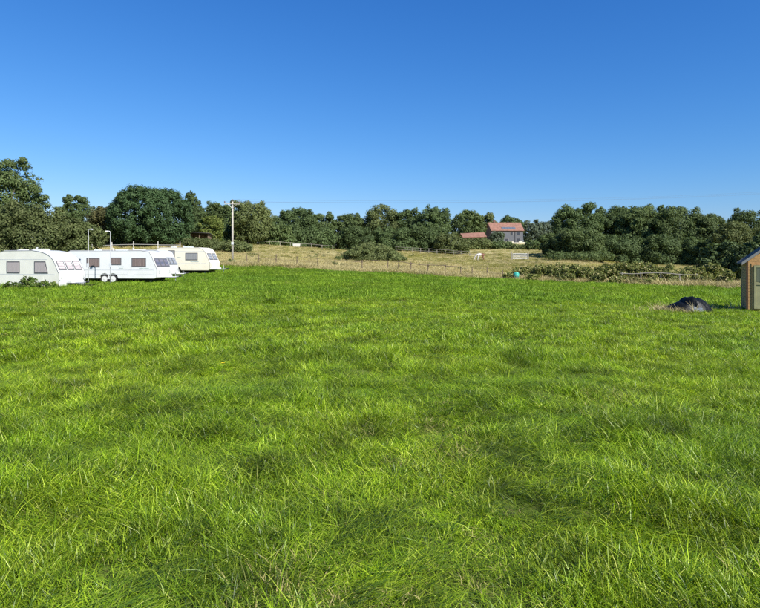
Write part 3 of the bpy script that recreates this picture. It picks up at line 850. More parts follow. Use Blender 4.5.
def caravan(name, label, loc, rz, L, H, W, style, wheels, side_mat, body_mat, side_windows, front_windows, front_t, pane, trim=True, stripes=(), decals=()):
    t = thing(name, label, 'caravan', loc, rz, 'caravans parked along the left of the field')
    wr = .31
    prof, front, rear = caravan_profile(L, H, style, wheels, wr, .16 if style == 'old' else .32)
    mb = MB().prism(prof, -W / 2, W / 2, 0, 1)
    mb.obj('body', [body_mat, side_mat], t, bevel=.035, bseg=2, smooth=False)
    f = L / 2
    # edge trim on both sides (awning rail) following the profile
    for s in (-1, 1):
        MB().tube([(x, s * (W / 2 + .002), z - .03) for x, z in (front + rear)[1:]], .014, 6).obj('awning_rail', M['trim'] if trim else M['stripe'], t)
    # side windows: frame, pane, sill rail (camera side and far side)
    for s in (-1, 1):
        for (x0, x1, z0, z1, sl) in side_windows:
            y = s * (W / 2)
            def fr(d, th):
                return [(x0 - d, z0 - d), (x1 + d, z0 - d), (x1 + d - sl, z1 + d), (x0 - d, z1 + d)], th
            poly, th = fr(.06, .02)
            w_ = MB().prism(poly, y - s * .004, y + s * .018, 0, 0).obj('window', M['trim'], t, bevel=.006, bseg=1)
            poly, th = fr(-.012, .02)
            MB().prism(poly, y + s * .012, y + s * .026, 0, 0).obj('pane', pane[0] if isinstance(pane, tuple) else pane, w_)
    # front windows on the raked panel between two profile points
    (xa, za), (xb, zb_) = front_t
    d = Vector((xb - xa, 0, zb_ - za)); ln = d.length; d.normalize(); nrm = Vector((d.z, 0, -d.x))
    for (y0, y1) in front_windows:
        T = Matrix(((d.x, 0, nrm.x, xa), (0, 1, 0, 0), (d.z, 0, nrm.z, za), (0, 0, 0, 1)))
        w_ = MB().box(.05, ln - .05, y0, y1, .002, .028, T=T).obj('front_window', M['trim'], t)
        MB().box(.12, ln - .12, y0 + .065, y1 - .065, .02, .036, T=T).obj('pane', pane[1] if isinstance(pane, tuple) else pane, w_)
    # stripes / belt trim
    for (z, hh, x0, x1) in stripes:
        for s in (-1, 1):
            MB().box(x0, x1, s * W / 2 - .003, s * W / 2 + .008, z, z + hh).obj('belt_trim', M['stripe'], t)
    # wheels, arches
    for wx in wheels:
        for s in (-1, 1):
            w_ = MB().disc((wx, s * (W / 2 - .11), wr - .02), wr, .17, 22).obj('wheel', M['dark'], t, smooth=False)
            hub = MB().disc((wx, s * (W / 2 - .02), wr - .02), wr * .68, .03, 18)
            hub.disc((wx, s * (W / 2 - .005), wr - .02), wr * .2, .03, 10)
            hub.obj('hub', M['white'], w_)
    MB().box(-f + .3, f - .4, -W / 2 + .2, W / 2 - .2, .20, .36).obj('chassis', M['black'], t)
    # A-frame drawbar with gas locker, hitch, jockey wheel
    db = MB()
    for s in (-1, 1):
        db.tube([(f - .5, s * .55, .42), (f + .95, s * .05, .42)], .045, 6)
    db.tube([(f + .85, 0, .44), (f + 1.25, 0, .46)], .04, 8)
    db.obj('drawbar', M['steel'], t)
    MB().box(f - .05, f + .42, -.45, .45, .40, .60).obj('drawbar_cover', M['white'], t, bevel=.03)
    hb = MB().tube([(f + 1.12, 0, .46), (f + 1.3, 0, .5)], [.055, .06], 8); hb.tube([(f + 1.05, 0, .5), (f + .85, 0, .68)], .02, 6)
    hb.obj('hitch', M['dark'], t)
    jw = MB().tube([(f + .8, .13, .12), (f + .8, .13, .78)], .025, 8).obj('jockey_wheel', M['steel'], t)
    MB().disc((f + .8, .13, .09), .1, .06, 14).obj('tyre', M['dark'], jw)
    for cx, cy in ((f - .7, .8), (f - .7, -.8), (-f + .5, .8), (-f + .5, -.8)):
        MB().tube([(cx, cy, .36), (cx + .1, cy, .02)], .025, 6).box(cx + .02, cx + .18, cy - .08, cy + .08, 0, .025).obj('corner_steady', M['steel'], t)
    # roof furniture
    for hx, hl in ((f * .05, .7), (-f * .5, .45)):
        h_ = MB().box(hx - hl / 2, hx + hl / 2, -hl / 2.2, hl / 2.2, H - .03, H + .075).obj('roof_hatch', M['hatch'], t, bevel=.025)
        MB().box(hx - hl / 2 - .04, hx + hl / 2 + .04, -hl / 2.2 - .04, hl / 2.2 + .04, H - .05, H + .012).obj('frame', M['white'], h_)
    MB().tube([(-f * .2, .3, H - .05), (-f * .2, .3, H + .16)], .04, 8).disc((-f * .2, .3, H + .17), .07, .03, 12, 'z').obj('flue', M['white'], t)
    for (dx_, dz_, dw_, dh_) in decals:
        MB().box(dx_, dx_ + dw_, -W / 2 - .007, -W / 2 + .003, dz_, dz_ + dh_).obj('decal', M['decal'], t)
    # grab handles and lights on the front, rear lamps
    for s in (-1, 1):
        hx = front[2][0]
        MB().tube([(hx + .01, s * .85, .72), (hx + .06, s * .85, .74), (hx + .06, s * .85, .92), (hx + .01, s * .85, .94)], .014, 6).obj('grab_handle', M['white'], t)
        MB().box(-f - .02, -f + .03, s * .8 - .08, s * .8 + .08, .7, 1.0).obj('rear_lamp', M['red'], t)
        MB().box(hx - .02, hx + .02, s * .95 - .04, s * .95 + .04, .6, .65).obj('marker_lamp', M['hatch'], t)
    # side lockers / vents on the camera side
    for s in (-1, 1):
        MB().box(-f * .45, -f * .45 + .32, s * W / 2 - .004, s * W / 2 + .012, 1.02, 1.14).obj('vent', M['stripe'], t)
        MB().box(f * .35, f * .35 + .5, s * W / 2 - .004, s * W / 2 + .008, .5, .78).obj('locker_door', side_mat, t)
    return t

def place(u, Y, dx=0, dy=0):
    x = PX(u, Y); return (x, Y)

# nearest caravan: front near bottom corner at column 58
h1 = R(-19); L1, W1 = 5.5, 2.0
c = Vector((PX(58, 36.2), 36.2)) - Vector((math.cos(h1), math.sin(h1))) * (L1 / 2 - .1) + Vector((-math.sin(h1), math.cos(h1))) * (W1 / 2)
f1 = L1 / 2
caravan('caravan', 'nearest old off-white caravan with three front windows, cut by the left edge', (c.x, c.y, G(c.x, c.y) - .12), h1, L1, 2.48, W1, 'old', (-.35,), M['old_white'], M['white'],
        [(.78, 1.80, 1.06, 1.70, .22), (-1.55, -.55, 1.06, 1.70, 0)], [(-.88, -.32), (-.27, .27), (.32, .88)], ((f1 - .10, 1.14), (f1 - .48, 1.84)), M['curtain_pale'],
        stripes=((.92, .03, -f1 + .15, f1 - .35), (1.86, .025, -f1 + .3, f1 - 1.0)))
# long twin-axle caravan
h2 = R(-6); L2, W2 = 6.9, 2.25
c = Vector((PX(157, 42.3), 42.3)) - Vector((math.cos(h2), math.sin(h2))) * (L2 / 2) + Vector((-math.sin(h2), math.cos(h2))) * (W2 / 2)
f2 = L2 / 2
caravan('caravan', 'long bright white twin-axle caravan behind the nearest one', (c.x, c.y, G(c.x, c.y) - .02), h2, L2, 2.36, W2, 'modern', (-.54, .10), M['side_white'], M['white'],
        [(f2 - 1.85, f2 - .88, 1.22, 1.76, 0), (f2 - 3.45, f2 - 2.75, 1.36, 1.78, 0), (f2 - 5.3, f2 - 4.4, 1.2, 1.76, 0), (f2 - 6.65, f2 - 5.95, 1.2, 1.76, 0)], [(-1.0, -.36), (-.32, .32), (.36, 1.0)], ((f2 - .05, 1.13), (f2 - .36, 1.83)), (M['curtain_brown'], M['pane_dark']),
        stripes=((.92, .05, -f2 + .12, f2 - .25), (.62, .02, -f2 + .12, f2 - .2)), decals=((f2 - 2.95, 1.16, .45, .05), (f2 - 2.88, 1.06, .34, .04), (f2 - 1.35, 1.03, .75, .07)))
# third, mostly hidden
h3 = R(-4); L3, W3 = 6.0, 2.2
c = Vector((PX(167.5, 48.3), 48.3)) - Vector((math.cos(h3), math.sin(h3))) * (L3 / 2) + Vector((-math.sin(h3), math.cos(h3))) * (W3 / 2)
f3 = L3 / 2
caravan('caravan', 'white caravan mostly hidden behind the long twin-axle one', (c.x, c.y, G(c.x, c.y) - .02), h3, L3, 2.40, W3, 'modern', (-.3,), M['side_white'], M['white'],
        [(f3 - 2.6, f3 - 1.5, 1.25, 1.85, 0), (-f3 + .6, -f3 + 1.7, 1.25, 1.85, 0)], [(-.95, -.34), (-.3, .3), (.34, .95)], ((f3 - .05, 1.13), (f3 - .36, 1.83)), M['curtain_grey'],
        stripes=((.92, .05, -f3 + .12, f3 - .25),))
# cream one
h4 = R(-9); L4, W4 = 5.5, 2.15
c = Vector((PX(210, 54), 54)) - Vector((math.cos(h4), math.sin(h4))) * (L4 / 2) + Vector((-math.sin(h4), math.cos(h4))) * (W4 / 2)
f4 = L4 / 2
caravan('caravan', 'cream caravan farthest away, next to the dry meadow', (c.x, c.y, G(c.x, c.y) - .02), h4, L4, 2.45, W4, 'round', (-.5,), M['cream'], M['cream'],
        [(f4 - 2.35, f4 - 1.25, 1.32, 1.88, 0), (f4 - 4.05, f4 - 3.5, 1.6, 2.12, 0), (-f4 + .35, -f4 + 1.3, 1.3, 1.88, 0)], [(-.9, -.05), (.05, .9)], ((f4 - .10, 1.24), (f4 - .45, 1.95)), M['curtain_grey'],
        stripes=((.95, .03, -f4 + .12, f4 - .2), (2.08, .025, -f4 + .2, f4 - .5)), decals=((f4 - 1.9, 1.1, .8, .06), (f4 - 3.2, 1.5, .35, .05)))

# ------------------------------------------------------------------ lamp poles by the caravans
M['pole_white'] = plain('pole_paint', (.72, .72, .70), .45, .4, .08)
M['pole_grey'] = plain('pole_galvanised', (.36, .37, .37), .5, .4, .12)
M['lens'] = plain('lamp_lens', (.55, .58, .6), .2, .6, .05)
def lamp_pole(label, u, Y, top, arm):
    x = PX(u, Y); z = G(x, Y); h = PZ(top, Y) - z
    t = thing('lamp_pole', label, 'lamp pole', (x, Y, z), 0, 'lamp poles among the caravans')
    MB().tube([(0, 0, -.1), (0, 0, 1.2), (0, 0, h - .05)], [.032, .028, .022], 10).obj('pole', M['pole_grey'], t, smooth=True)
    MB().tube([(0, 0, h - .06), (arm * .4, 0, h + .02), (arm, 0, h + .03)], .022, 8).obj('arm', M['pole_white'], t, smooth=True)
    hd = MB().box(min(arm * .75, arm * 1.5), max(arm * .75, arm * 1.5), -.07, .07, h - .02, h + .05).obj('lamp_head', M['pole_white'], t, bevel=.02)
    MB().box(min(arm * .8, arm * 1.45), max(arm * .8, arm * 1.45), -.05, .05, h - .03, h - .015).obj('lens', M['lens'], hd)
    MB().box(-.07, .07, -.1, -.03, 1.2, 1.5).obj('junction_box', M['stripe'], t)
lamp_pole('white lamp pole standing in front of the long twin-axle caravan', 110.5, 40.6, 231.5, -.22)
lamp_pole('thin pale lamp pole nearer the front end of the nearest caravan', 88.3, 41.0, 229.5, .20)

# ------------------------------------------------------------------ utility pole and wires
M['pole_wood'] = plain('pole_wood', (.33, .31, .27), .85, .15, .2, 5, bump=.3)
M['porcelain'] = plain('porcelain', (.10, .07, .06), .3, .5, .1)
M['wire'] = plain('wire', (.10, .11, .12), .5, .4, .05)
def utility_pole(label, x, Y, h, rz=0.0):
    z = G(x, Y)
    t = thing('utility_pole', label, 'utility pole', (x, Y, z), rz)
    MB().tube([(0, 0, -.5), (0, 0, h * .5), (0, 0, h)], [.13, .115, .09], 12).obj('pole', M['pole_wood'], t, smooth=True)
    MB().box(-.92, .82, -.15, -.08, h - .34, h - .27).obj('cross_arm', M['pole_wood'], t)
    tips = []
    for dx in (-.88, 0, .78):
        zz = h - .26 if dx else h
        MB().tube([(dx, -.13 if dx else 0, zz), (dx, -.13 if dx else 0, zz + .1), (dx, -.13 if dx else 0, zz + .13), (dx, -.13 if dx else 0, zz + .26)], [.025, .03, .085, .06], 8).obj('insulator', M['porcelain'], t)
        tips.append(Matrix.Translation((x, Y, z)) @ Matrix.Rotation(rz, 4, 'Z') @ Vector((dx, -.13 if dx else 0, zz + .24)))
    MB().box(-.02, .02, -.10, -.16, h - .9, h - .3).tube([(-.5, -.14, h - .34), (0, -.13, h - .85)], .015, 6).tube([(.5, -.14, h - .34), (0, -.13, h - .85)], .015, 6).obj('brace', M['steel'], t)
    MB().box(-.13, .13, -.19, -.145, 2.2, 2.5).obj('warning_plate', M['stripe'], t)
    return tips
px_ = PX(232.5, 69.5); hp = PZ(201.5, 69.5) - G(px_, 69.5)
tipA = utility_pole('weathered wooden utility pole rising behind the cream caravan', px_, 69.5, hp, .2)
xB, YB = PX(880, 92), 92
tipB = utility_pole('second wooden utility pole beyond the right edge of the frame', xB, YB, PZ(186, YB) - G(xB, YB), .2)
WL = ['upper', 'middle', 'lower']
for i, (a, b_) in enumerate(zip(tipA, tipB)):
    pts = []
    for k in range(33):
        s = k / 32; q = a.lerp(b_, s); q.z -= 1.0 * 4 * s * (1 - s); pts.append(q)
    o = MB().tube(pts, .006, 5).obj('overhead_wire', M['wire'])
    tag(o, ['thin overhead wire from the left insulator of the utility pole', 'thin overhead wire from the very top of the utility pole', 'thin overhead wire from the right insulator of the utility pole'][i], 'wire', 'overhead wires from the utility pole')

# ------------------------------------------------------------------ fences, gate
M['fence_wood'] = plain('fence_wood', (.15, .115, .08), .9, .1, .25, 6, bump=.4)
M['fence_grey'] = plain('fence_grey_wood', (.27, .25, .21), .9, .1, .2, 6, bump=.4)
M['fence_white'] = plain('fence_white', (.50, .49, .45), .7, .2, .1, 6)
def fence(name, label, pts, hs, rails, mat, pr=.06, rr=.045, wob=.04, seed=1, flatrail=False, skip=()):
    """pts: (column, depth) of every post; hs: post height; rails: heights of the rails"""
    r = random.Random(seed)
    P = [Vector((PX(u_, Y_), Y_, 0)) for u_, Y_ in pts]
    for q in P:
        q.z = G(q.x, q.y)
    t = thing(name, label, 'fence', P[0])
    tops = []
    for k, q in enumerate(P):
        h = hs * r.uniform(.88, 1.08); lx, ly = r.uniform(-wob, wob), r.uniform(-wob, wob)
        a = q - P[0]
        MB().tube([a + Vector((0, 0, -.25)), a + Vector((lx * .6, ly * .6, h * .6)), a + Vector((lx, ly, h))], [pr, pr * .95, pr * .85], 7).obj('post', mat, t)
    for k in range(len(P) - 1):
        if k in skip:
            continue
        for rh in rails:
            a = P[k] - P[0] + Vector((0, -pr * .9, rh + r.uniform(-wob, wob))); b_ = P[k + 1] - P[0] + Vector((0, -pr * .9, rh + r.uniform(-wob, wob)))
            d = (b_ - a).normalized() * .12
            md_ = (a + b_) / 2 + Vector((0, 0, r.uniform(-wob, wob) * .8))
            MB().tube([a - d, md_, b_ + d], [rr, rr * .92, rr], 6).obj('rail', mat, t)
    return t
fence('rail_fence', 'rustic dark post and rail fence before the bramble mound', [(335, 62.5), (362, 62.2), (387.5, 61.7), (398, 61.5), (411, 61.2), (428, 60.8), (445, 60.3), (460.5, 60)], 1.12, (.98,), M['fence_wood'], .055, .04, .09, 3)
fence('wire_fence', 'sparse post and wire fence at the meadow edge left of the rail fence', [(247, 68.5), (259, 68), (276, 67.3), (297, 66.2), (318, 64)], 1.1, (.55, .95), M['fence_wood'], .055, .012, .05, 4)
fence('wire_fence', 'short wire fence between the rail fence and the teal tub', [(472, 59.6), (487, 58.6), (503, 57.5)], .9, (.5, .85), M['fence_wood'], .05, .012, .06, 5)
fence('post_fence', 'white posts with rail below the round evergreen', [(92, 88), (112, 88), (133.5, 88), (158, 88), (180, 88.5)], 1.15, (.62,), M['fence_white'], .065, .03, .03, 6)
fence('rail_fence', 'distant pale rail fence under the trees right of the bramble mound', [(396 + 8.2 * k, 123 - .5 * k) for k in range(11)], 1.15, (.55, 1.0), M['fence_grey'], .05, .035, .03, 7)
fence('rail_fence', 'distant pale fence under the trees behind the utility pole', [(238 + 10.5 * k, 112 + .9 * k) for k in range(10)], 1.0, (.85,), M['fence_grey'], .05, .028, .03, 8)
fence('rail_fence', 'weathered pale rail lying along the bramble hedge left of the shed', [(622, 50.2), (641, 49.6), (661, 49), (680, 48.4), (697, 47.8)], .95, (.88,), M['fence_grey'], .045, .042, .05, 9)
# gate
gx_, gY = PX(520, 104), 104
t = thing('field_gate', 'pale metal field gate at the back of the meadow', 'gate', (gx_, gY, G(gx_, gY)))
fr = MB()
for z in (.25, 1.15):
    fr.tube([(-1.25, 0, z), (1.25, 0, z)], .035, 6)
for x_ in (-1.25, 1.25):
    fr.tube([(x_, 0, .2), (x_, 0, 1.2)], .035, 6)
fr.obj('gate_frame', M['steel'], t)
for z in (.43, .61, .79, .97):
    MB().tube([(-1.25, 0, z), (1.25, 0, z)], .025, 6).obj('bar', M['steel'], t)
MB().tube([(-1.25, .04, .25), (1.25, .04, 1.15)], .02, 6).obj('brace', M['steel'], t)
for x_ in (-1.45, 1.45):
    MB().tube([(x_, 0, -.2), (x_, 0, 1.35)], .085, 8).obj('gate_post', M['fence_grey'], t)

# ------------------------------------------------------------------ timber shed (right edge)
M['shed_wood'] = plain('shed_wood', (.47, .275, .115), .85, .15, .22, 2.5, bump=.5, bscale=14, dirt=(.32, .22, .12))
M['shed_side'] = plain('shed_corner_wood', (.07, .045, .028), .85, .15, .2, 3)  # dark tone put in to dim the corner posts that catch the sun
M['door_green'] = plain('door_paint', (.30, .29, .15), .7, .3, .15, 4, dirt=(.24, .21, .11))
M['felt'] = plain('roof_felt', (.11, .11, .11), .95, .1, .2, 8, bump=.4)
M['barge'] = plain('bargeboard_paint', (.22, .22, .21), .6, .3, .1)
M['glass'] = plain('shed_glass', (.13, .14, .09), .25, .6, .2)
sY = 22.5; th = R(-27)
sx = PX(746.8, sY); sW, sD, eH, rH = 1.34, 2.1, 1.93, 2.46
t = thing('timber_shed', 'weathered timber shed with green double doors at the right edge', 'shed', (sx, sY, G(sx + .5, sY)), th)
# local: x along the front (0..sW), y back (0..sD)
MB().box(.02, sW - .02, .02, sD - .02, .02, eH - .03).prism([(.03, eH - .03), (sW - .03, eH - .03), (sW / 2, rH - .05)], .03, sD - .03).obj('wall_core', M['shed_side'], t)
bh = .115
k = 0
z = .06
while z < rH - .12:
    z1 = z + bh - .006
    def hw(zz):
        return sW / 2 if zz <= eH else max(.04, sW / 2 * (rH - zz) / (rH - eH))
    a0, a1 = hw(z), hw(z1)
    for (yf, tag_) in ((-.004, 'f'), (sD, 'b')):
        poly = [(sW / 2 - a0, z), (sW / 2 + a0, z), (sW / 2 + a1, z1), (sW / 2 - a1, z1)]
        y0, y1 = (-.012, .02) if tag_ == 'f' else (sD - .02, sD + .012)
        MB().prism(poly, y0, y1).obj('board', M['shed_wood'], t)
    if z1 < eH:
        MB().box(-.012, .02, .02, sD - .02, z, z1).obj('board', M['shed_wood'], t)
        MB().box(sW - .02, sW + .012, .02, sD - .02, z, z1).obj('board', M['shed_wood'], t)
    z += bh
for (x0, y0) in ((-.022, -.024), (sW - .045, -.024), (-.022, sD - .045), (sW - .045, sD - .045)):
    MB().box(x0, x0 + .067, y0, y0 + .069, 0, eH + .01).obj('corner_post', M['shed_side'], t)
# doors
for i, x0 in enumerate((.23, .67)):
    d = MB().box(x0, x0 + .42, -.045, -.016, .10, 1.74).obj('door', M['door_green'], t, bevel=.004, bseg=1)
    fr = MB()
    for (a, b_, c_, e_) in ((x0, x0 + .07, .10, 1.74), (x0 + .35, x0 + .42, .10, 1.74), (x0 + .07, x0 + .35, .10, .2), (x0 + .07, x0 + .35, 1.0, 1.09), (x0 + .07, x0 + .35, 1.66, 1.74)):
        fr.box(a + .002, b_ - .002, -.062, -.044, c_ + .002, e_ - .002)
    fr.obj('door_frame', M['door_green'], d)
    for (a, b_) in ((x0 + .08, x0 + .20), (x0 + .22, x0 + .34)):
        MB().box(a, b_, -.052, -.0455, 1.12, 1.63).obj('pane', M['glass'], d)
    MB().box(x0 + .202, x0 + .218, -.058, -.044, 1.1, 1.65).obj('glazing_bar', M['door_green'], d)
    hx = x0 + .38 if i == 0 else x0 + .04
    MB().tube([(hx, -.062, .92), (hx, -.09, .93), (hx, -.09, 1.03), (hx, -.062, 1.04)], .008, 6).obj('handle', M['dark'], d)
for (x0, x1, z0, z1) in ((.15, .224, .06, 1.82), (1.096, 1.17, .06, 1.82), (.226, 1.094, 1.75, 1.82)):
    MB().box(x0, x1, -.034, -.011, z0, z1).obj('door_trim', M['shed_wood'], t)
# roof: two slopes with overhang, felt, barge boards
ov, fo = .17, .07
sl = (rH - eH) / (sW / 2)
for s in (-1, 1):
    xr = sW / 2; xe = sW / 2 + s * (sW / 2 + ov); ze = eH - sl * ov
    poly = [(xr, rH + .01), (xe, ze + .01), (xe, ze + .05), (xr, rH + .05)]
    MB().prism(poly, -fo, sD + fo).obj('roof', M['felt'], t)
    for yy in (-fo - .024, sD + fo + .004):
        MB().prism([(xr, rH - .045), (xe, ze - .045), (xe, ze + .062), (xr, rH + .062)], yy, yy + .02).obj('bargeboard', M['barge'], t)
MB().box(sW / 2 - .09, sW / 2 + .09, -fo - .032, -fo - .027, rH - .06, rH + .075).obj('finial', M['barge'], t)
MB().tube([(sW / 2, -fo, rH + .055), (sW / 2, sD + fo, rH + .055)], .03, 6).obj('ridge', M['barge'], t)
for y0 in (.1, 1.0, 1.9):
    MB().box(.0, sW, y0, y0 + .09, -.12, .055).obj('bearer', M['shed_side'], t)

# ------------------------------------------------------------------ tarpaulin heap
m, nt, out = new_mat('black_polythene')
p = N(nt, 'ShaderNodeBsdfPrincipled')
nt.links.new(ramp(nt, noise(nt, 5, 5, .6, 'obj'), [(.4, (.004, .005, .006)), (.9, (.008, .010, .012))]), p.inputs['Base Color'])
p.inputs['Roughness'].default_value = .42; p.inputs['Specular IOR Level'].default_value = .14
b = N(nt, 'ShaderNodeBump'); b.inputs['Strength'].default_value = .35; b.inputs['Distance'].default_value = .05
nt.links.new(noise(nt, 9, 4, .55, 'obj', 1.2), b.inputs['Height']); nt.links.new(b.outputs[0], p.inputs['Normal'])
nt.links.new(p.outputs[0], out.inputs['Surface'])
M['tarp'] = m
M['sheet'] = plain('pale_sheet', (.11, .135, .16), .5, .4, .15, 4)
hY = 21.6; hx = PX(684.5, hY)
t = thing('tarpaulin_heap', 'low heap covered with crumpled black plastic sheeting beside the shed', 'heap', (hx, hY, G(hx, hY)))
n1, n2 = 56, 40
uu = np.linspace(-1, 1, n1); vv = np.linspace(-1, 1, n2)
UU, VV = np.meshgrid(uu, vv)
rr = np.sqrt(UU ** 2 + VV ** 2) ; sq = np.maximum(np.abs(UU), np.abs(VV)) / np.maximum(rr, 1e-6)
X = UU * sq * 1.04; Yh = VV * sq * .62; rho = rr * sq
prof = np.clip(1 - rho ** 2.4, 0, 1) ** .8
asym = .66 * np.clip(.46 + .62 * (UU * sq + .45), .2, 1.0)
asym = np.where(UU * sq > .45, asym * 1.0, asym)
fold = (np.abs(np.sin((X * 5.2 + Yh * 2.6) + 2.2 * fbm(X * 2.2 + 5, Yh * 2.2 + 5, 3, 2))) ** .6 - .6) * .24
Zh = prof * asym + prof * fold * (1.0 - .5 * (UU > .3)) + (fbm(X * 7 + 9, Yh * 7 + 9, 8, 3) - .5) * .12 - .03
V = np.stack([X.ravel(), Yh.ravel(), Zh.ravel()], 1); ii = np.arange(n1 * n2).reshape(n2, n1)
Q = np.stack([ii[:-1, :-1].ravel(), ii[:-1, 1:].ravel(), ii[1:, 1:].ravel(), ii[1:, :-1].ravel()], 1)
me = np_mesh('tarpaulin', V, Q, M['tarp']); me.polygons.foreach_set('use_smooth', [True] * len(me.polygons))
link('tarpaulin', me, t)
X2, Y2 = np.meshgrid(np.linspace(.02, .42, 18), np.linspace(-.70, -.42, 12))
Z2 = .10 + np.clip((Y2 + .72) / .42, 0, 1) * .2 + (fbm(X2 * 6, Y2 * 6, 4, 2) - .5) * .09
ii = np.arange(18 * 12).reshape(12, 18)
me = np_mesh('pale_sheet', np.stack([(X2 + .25 * (Y2 + .4)).ravel(), Y2.ravel(), Z2.ravel()], 1), np.stack([ii[:-1, :-1].ravel(), ii[:-1, 1:].ravel(), ii[1:, 1:].ravel(), ii[1:, :-1].ravel()], 1), M['sheet'])
o = link('pale_sheet', me, t); sm = o.modifiers.new('thick', 'SOLIDIFY'); sm.thickness = .012
o['label'] = 'pale bluish grey flap of sheeting at the foot of the heap'
# dry stalks round the heap, at the shed foot and the field edge on the right
dst = proto('dry_stalk', [tuft_mesh('dry_stalk', 500 + i, 22, .12, .2, .42, .009, .35, .5, M['straw']) for i in range(4)])
pp = []
for (u_, Y_, n_, s_) in ((661, 21.9, 22, .3), (660, 22.8, 10, .3), (670, 21.3, 10, .25), (684, 20.8, 10, .3), (694, 20.9, 5, .2), (682, 22.6, 7, .3), (716, 23.2, 7, .5), (735, 23.3, 8, .4), (742, 23.6, 5, .3)):
    for _ in range(n_):
        pp.append((PX(u_, Y_) + rg.normal(0, s_), Y_ + rg.normal(0, s_ * .7)))
pp = np.array(pp); n = len(pp); s = rg.uniform(.6, 1.35, n)
o = scatter('dry_stalks', np.stack([pp[:, 0], pp[:, 1], ground_z(pp[:, 0], pp[:, 1])], 1), np.stack([rg.normal(0, .2, n), rg.normal(0, .2, n), rg.random(n) * 6.28], 1), np.stack([s, s, s], 1), rg.integers(0, 4, n), dst)
tag(o, 'dry bleached stalks round the black heap and the shed foot', 'dry grass', kind='stuff')

# ------------------------------------------------------------------ teal tub
M['teal'] = plain('teal_plastic', (.04, .29, .23), .4, .4, .1)
tY = 54.0; tx = PX(516.5, tY)
t = thing('water_tub', 'teal plastic tub lying at the field edge before the brambles', 'tub', (tx, tY, G(tx, tY)))
t.scale = (.8, .8, .8)
prf = [(.0, 0), (.23, .0), (.25, .02), (.31, .5), (.34, .56), (.36, .57), (.36, .6), (.32, .6), (.29, .52), (.22, .08), (.0, .07)]
mb = MB(); n = 20
for (r_, z_) in prf:
    for j in range(n):
        a = 2 * PI * j / n; mb.v.append((r_ * math.cos(a), r_ * math.sin(a), z_))
for k in range(len(prf) - 1):
    for j in range(n):
        j2 = (j + 1) % n; mb.f.append((k * n + j, k * n + j2, (k + 1) * n + j2, (k + 1) * n + j)); mb.m.append(0)
o = mb.obj('tub_shell', M['teal'], t, smooth=True); o.rotation_euler = (R(-62), R(8), 0); o.location = (0, -.2, .30)
h_ = MB()
h_.tube([(.36, 0, .58), (.36, 0, .68), (.2, 0, .84), (0, 0, .88), (-.2, 0, .84), (-.36, 0, .68), (-.36, 0, .58)], .012, 6)
o = h_.obj('handle', M['fence_grey'], t); o.rotation_euler = (R(-62), R(8), 0); o.location = (0, -.2, .30)

# ------------------------------------------------------------------ trough, horse
wY = 116; wx = PX(296.5, wY)
t = thing('water_trough', 'small white trough under the trees left of the bramble mound', 'trough', (wx, wY, G(wx, wY)))
MB().prism([(-.62, .12), (.62, .12), (.72, .72), (.66, .72), (.56, .2), (-.56, .2), (-.66, .72), (-.72, .72)], -.35, .35).obj('basin', M['fence_white'], t)
for s in (-1, 1):
    MB().box(-.62, .62, s * .35 - .03, s * .35 + .03, .12, .72).obj('side', M['fence_white'], t)
    MB().box(s * .45 - .06, s * .45 + .06, -.3, .3, 0, .13).obj('foot', M['fence_grey'], t)

m, nt, out = new_mat('horse_coat')
p = N(nt, 'ShaderNodeBsdfPrincipled'); p.inputs['Roughness'].default_value = .6
tc = N(nt, 'ShaderNodeTexCoord'); sx_ = N(nt, 'ShaderNodeSeparateXYZ'); nt.links.new(tc.outputs['Object'], sx_.inputs[0])
f_ = math_n(nt, 'ADD', sx_.outputs['X'], math_n(nt, 'MULTIPLY', math_n(nt, 'SUBTRACT', noise(nt, 2.2, 2, .5, 'obj'), .5), 1.6))
nt.links.new(ramp(nt, f_, [(.0, (.46, .44, .41)), (.04, (.13, .05, .026))]), p.inputs['Base Color'])
nt.links.new(p.outputs[0], out.inputs['Surface']); M['horse'] = m
hY = 103; hx = PX(480.5, hY)
t = thing('horse', 'piebald brown and white horse grazing in the meadow', 'horse', (hx, hY, G(hx, hY)), R(6))
t.scale = (.86, .86, .86)
J = {  # grazing, head to the left (-x)
 'pel': ((.55, 0, 1.28), .27), 'loin': ((.2, 0, 1.30), .27), 'rib': ((-.15, 0, 1.22), .31), 'chest': ((-.48, 0, 1.20), .29), 'neck0': ((-.72, 0, 1.18), .20), 'neck1': ((-1.0, 0, .90), .15),
 'poll': ((-1.22, 0, .58), .12), 'face': ((-1.27, 0, .32), .10), 'muz': ((-1.27, 0, .10), .065),
 'tail0': ((.82, 0, 1.30), .06), 'tail1': ((.93, 0, 1.0), .06), 'tail2': ((.95, 0, .55), .03)}
E = [('pel', 'loin'), ('loin', 'rib'), ('rib', 'chest'), ('chest', 'neck0'), ('neck0', 'neck1'), ('neck1', 'poll'), ('poll', 'face'), ('face', 'muz'), ('pel', 'tail0'), ('tail0', 'tail1'), ('tail1', 'tail2')]
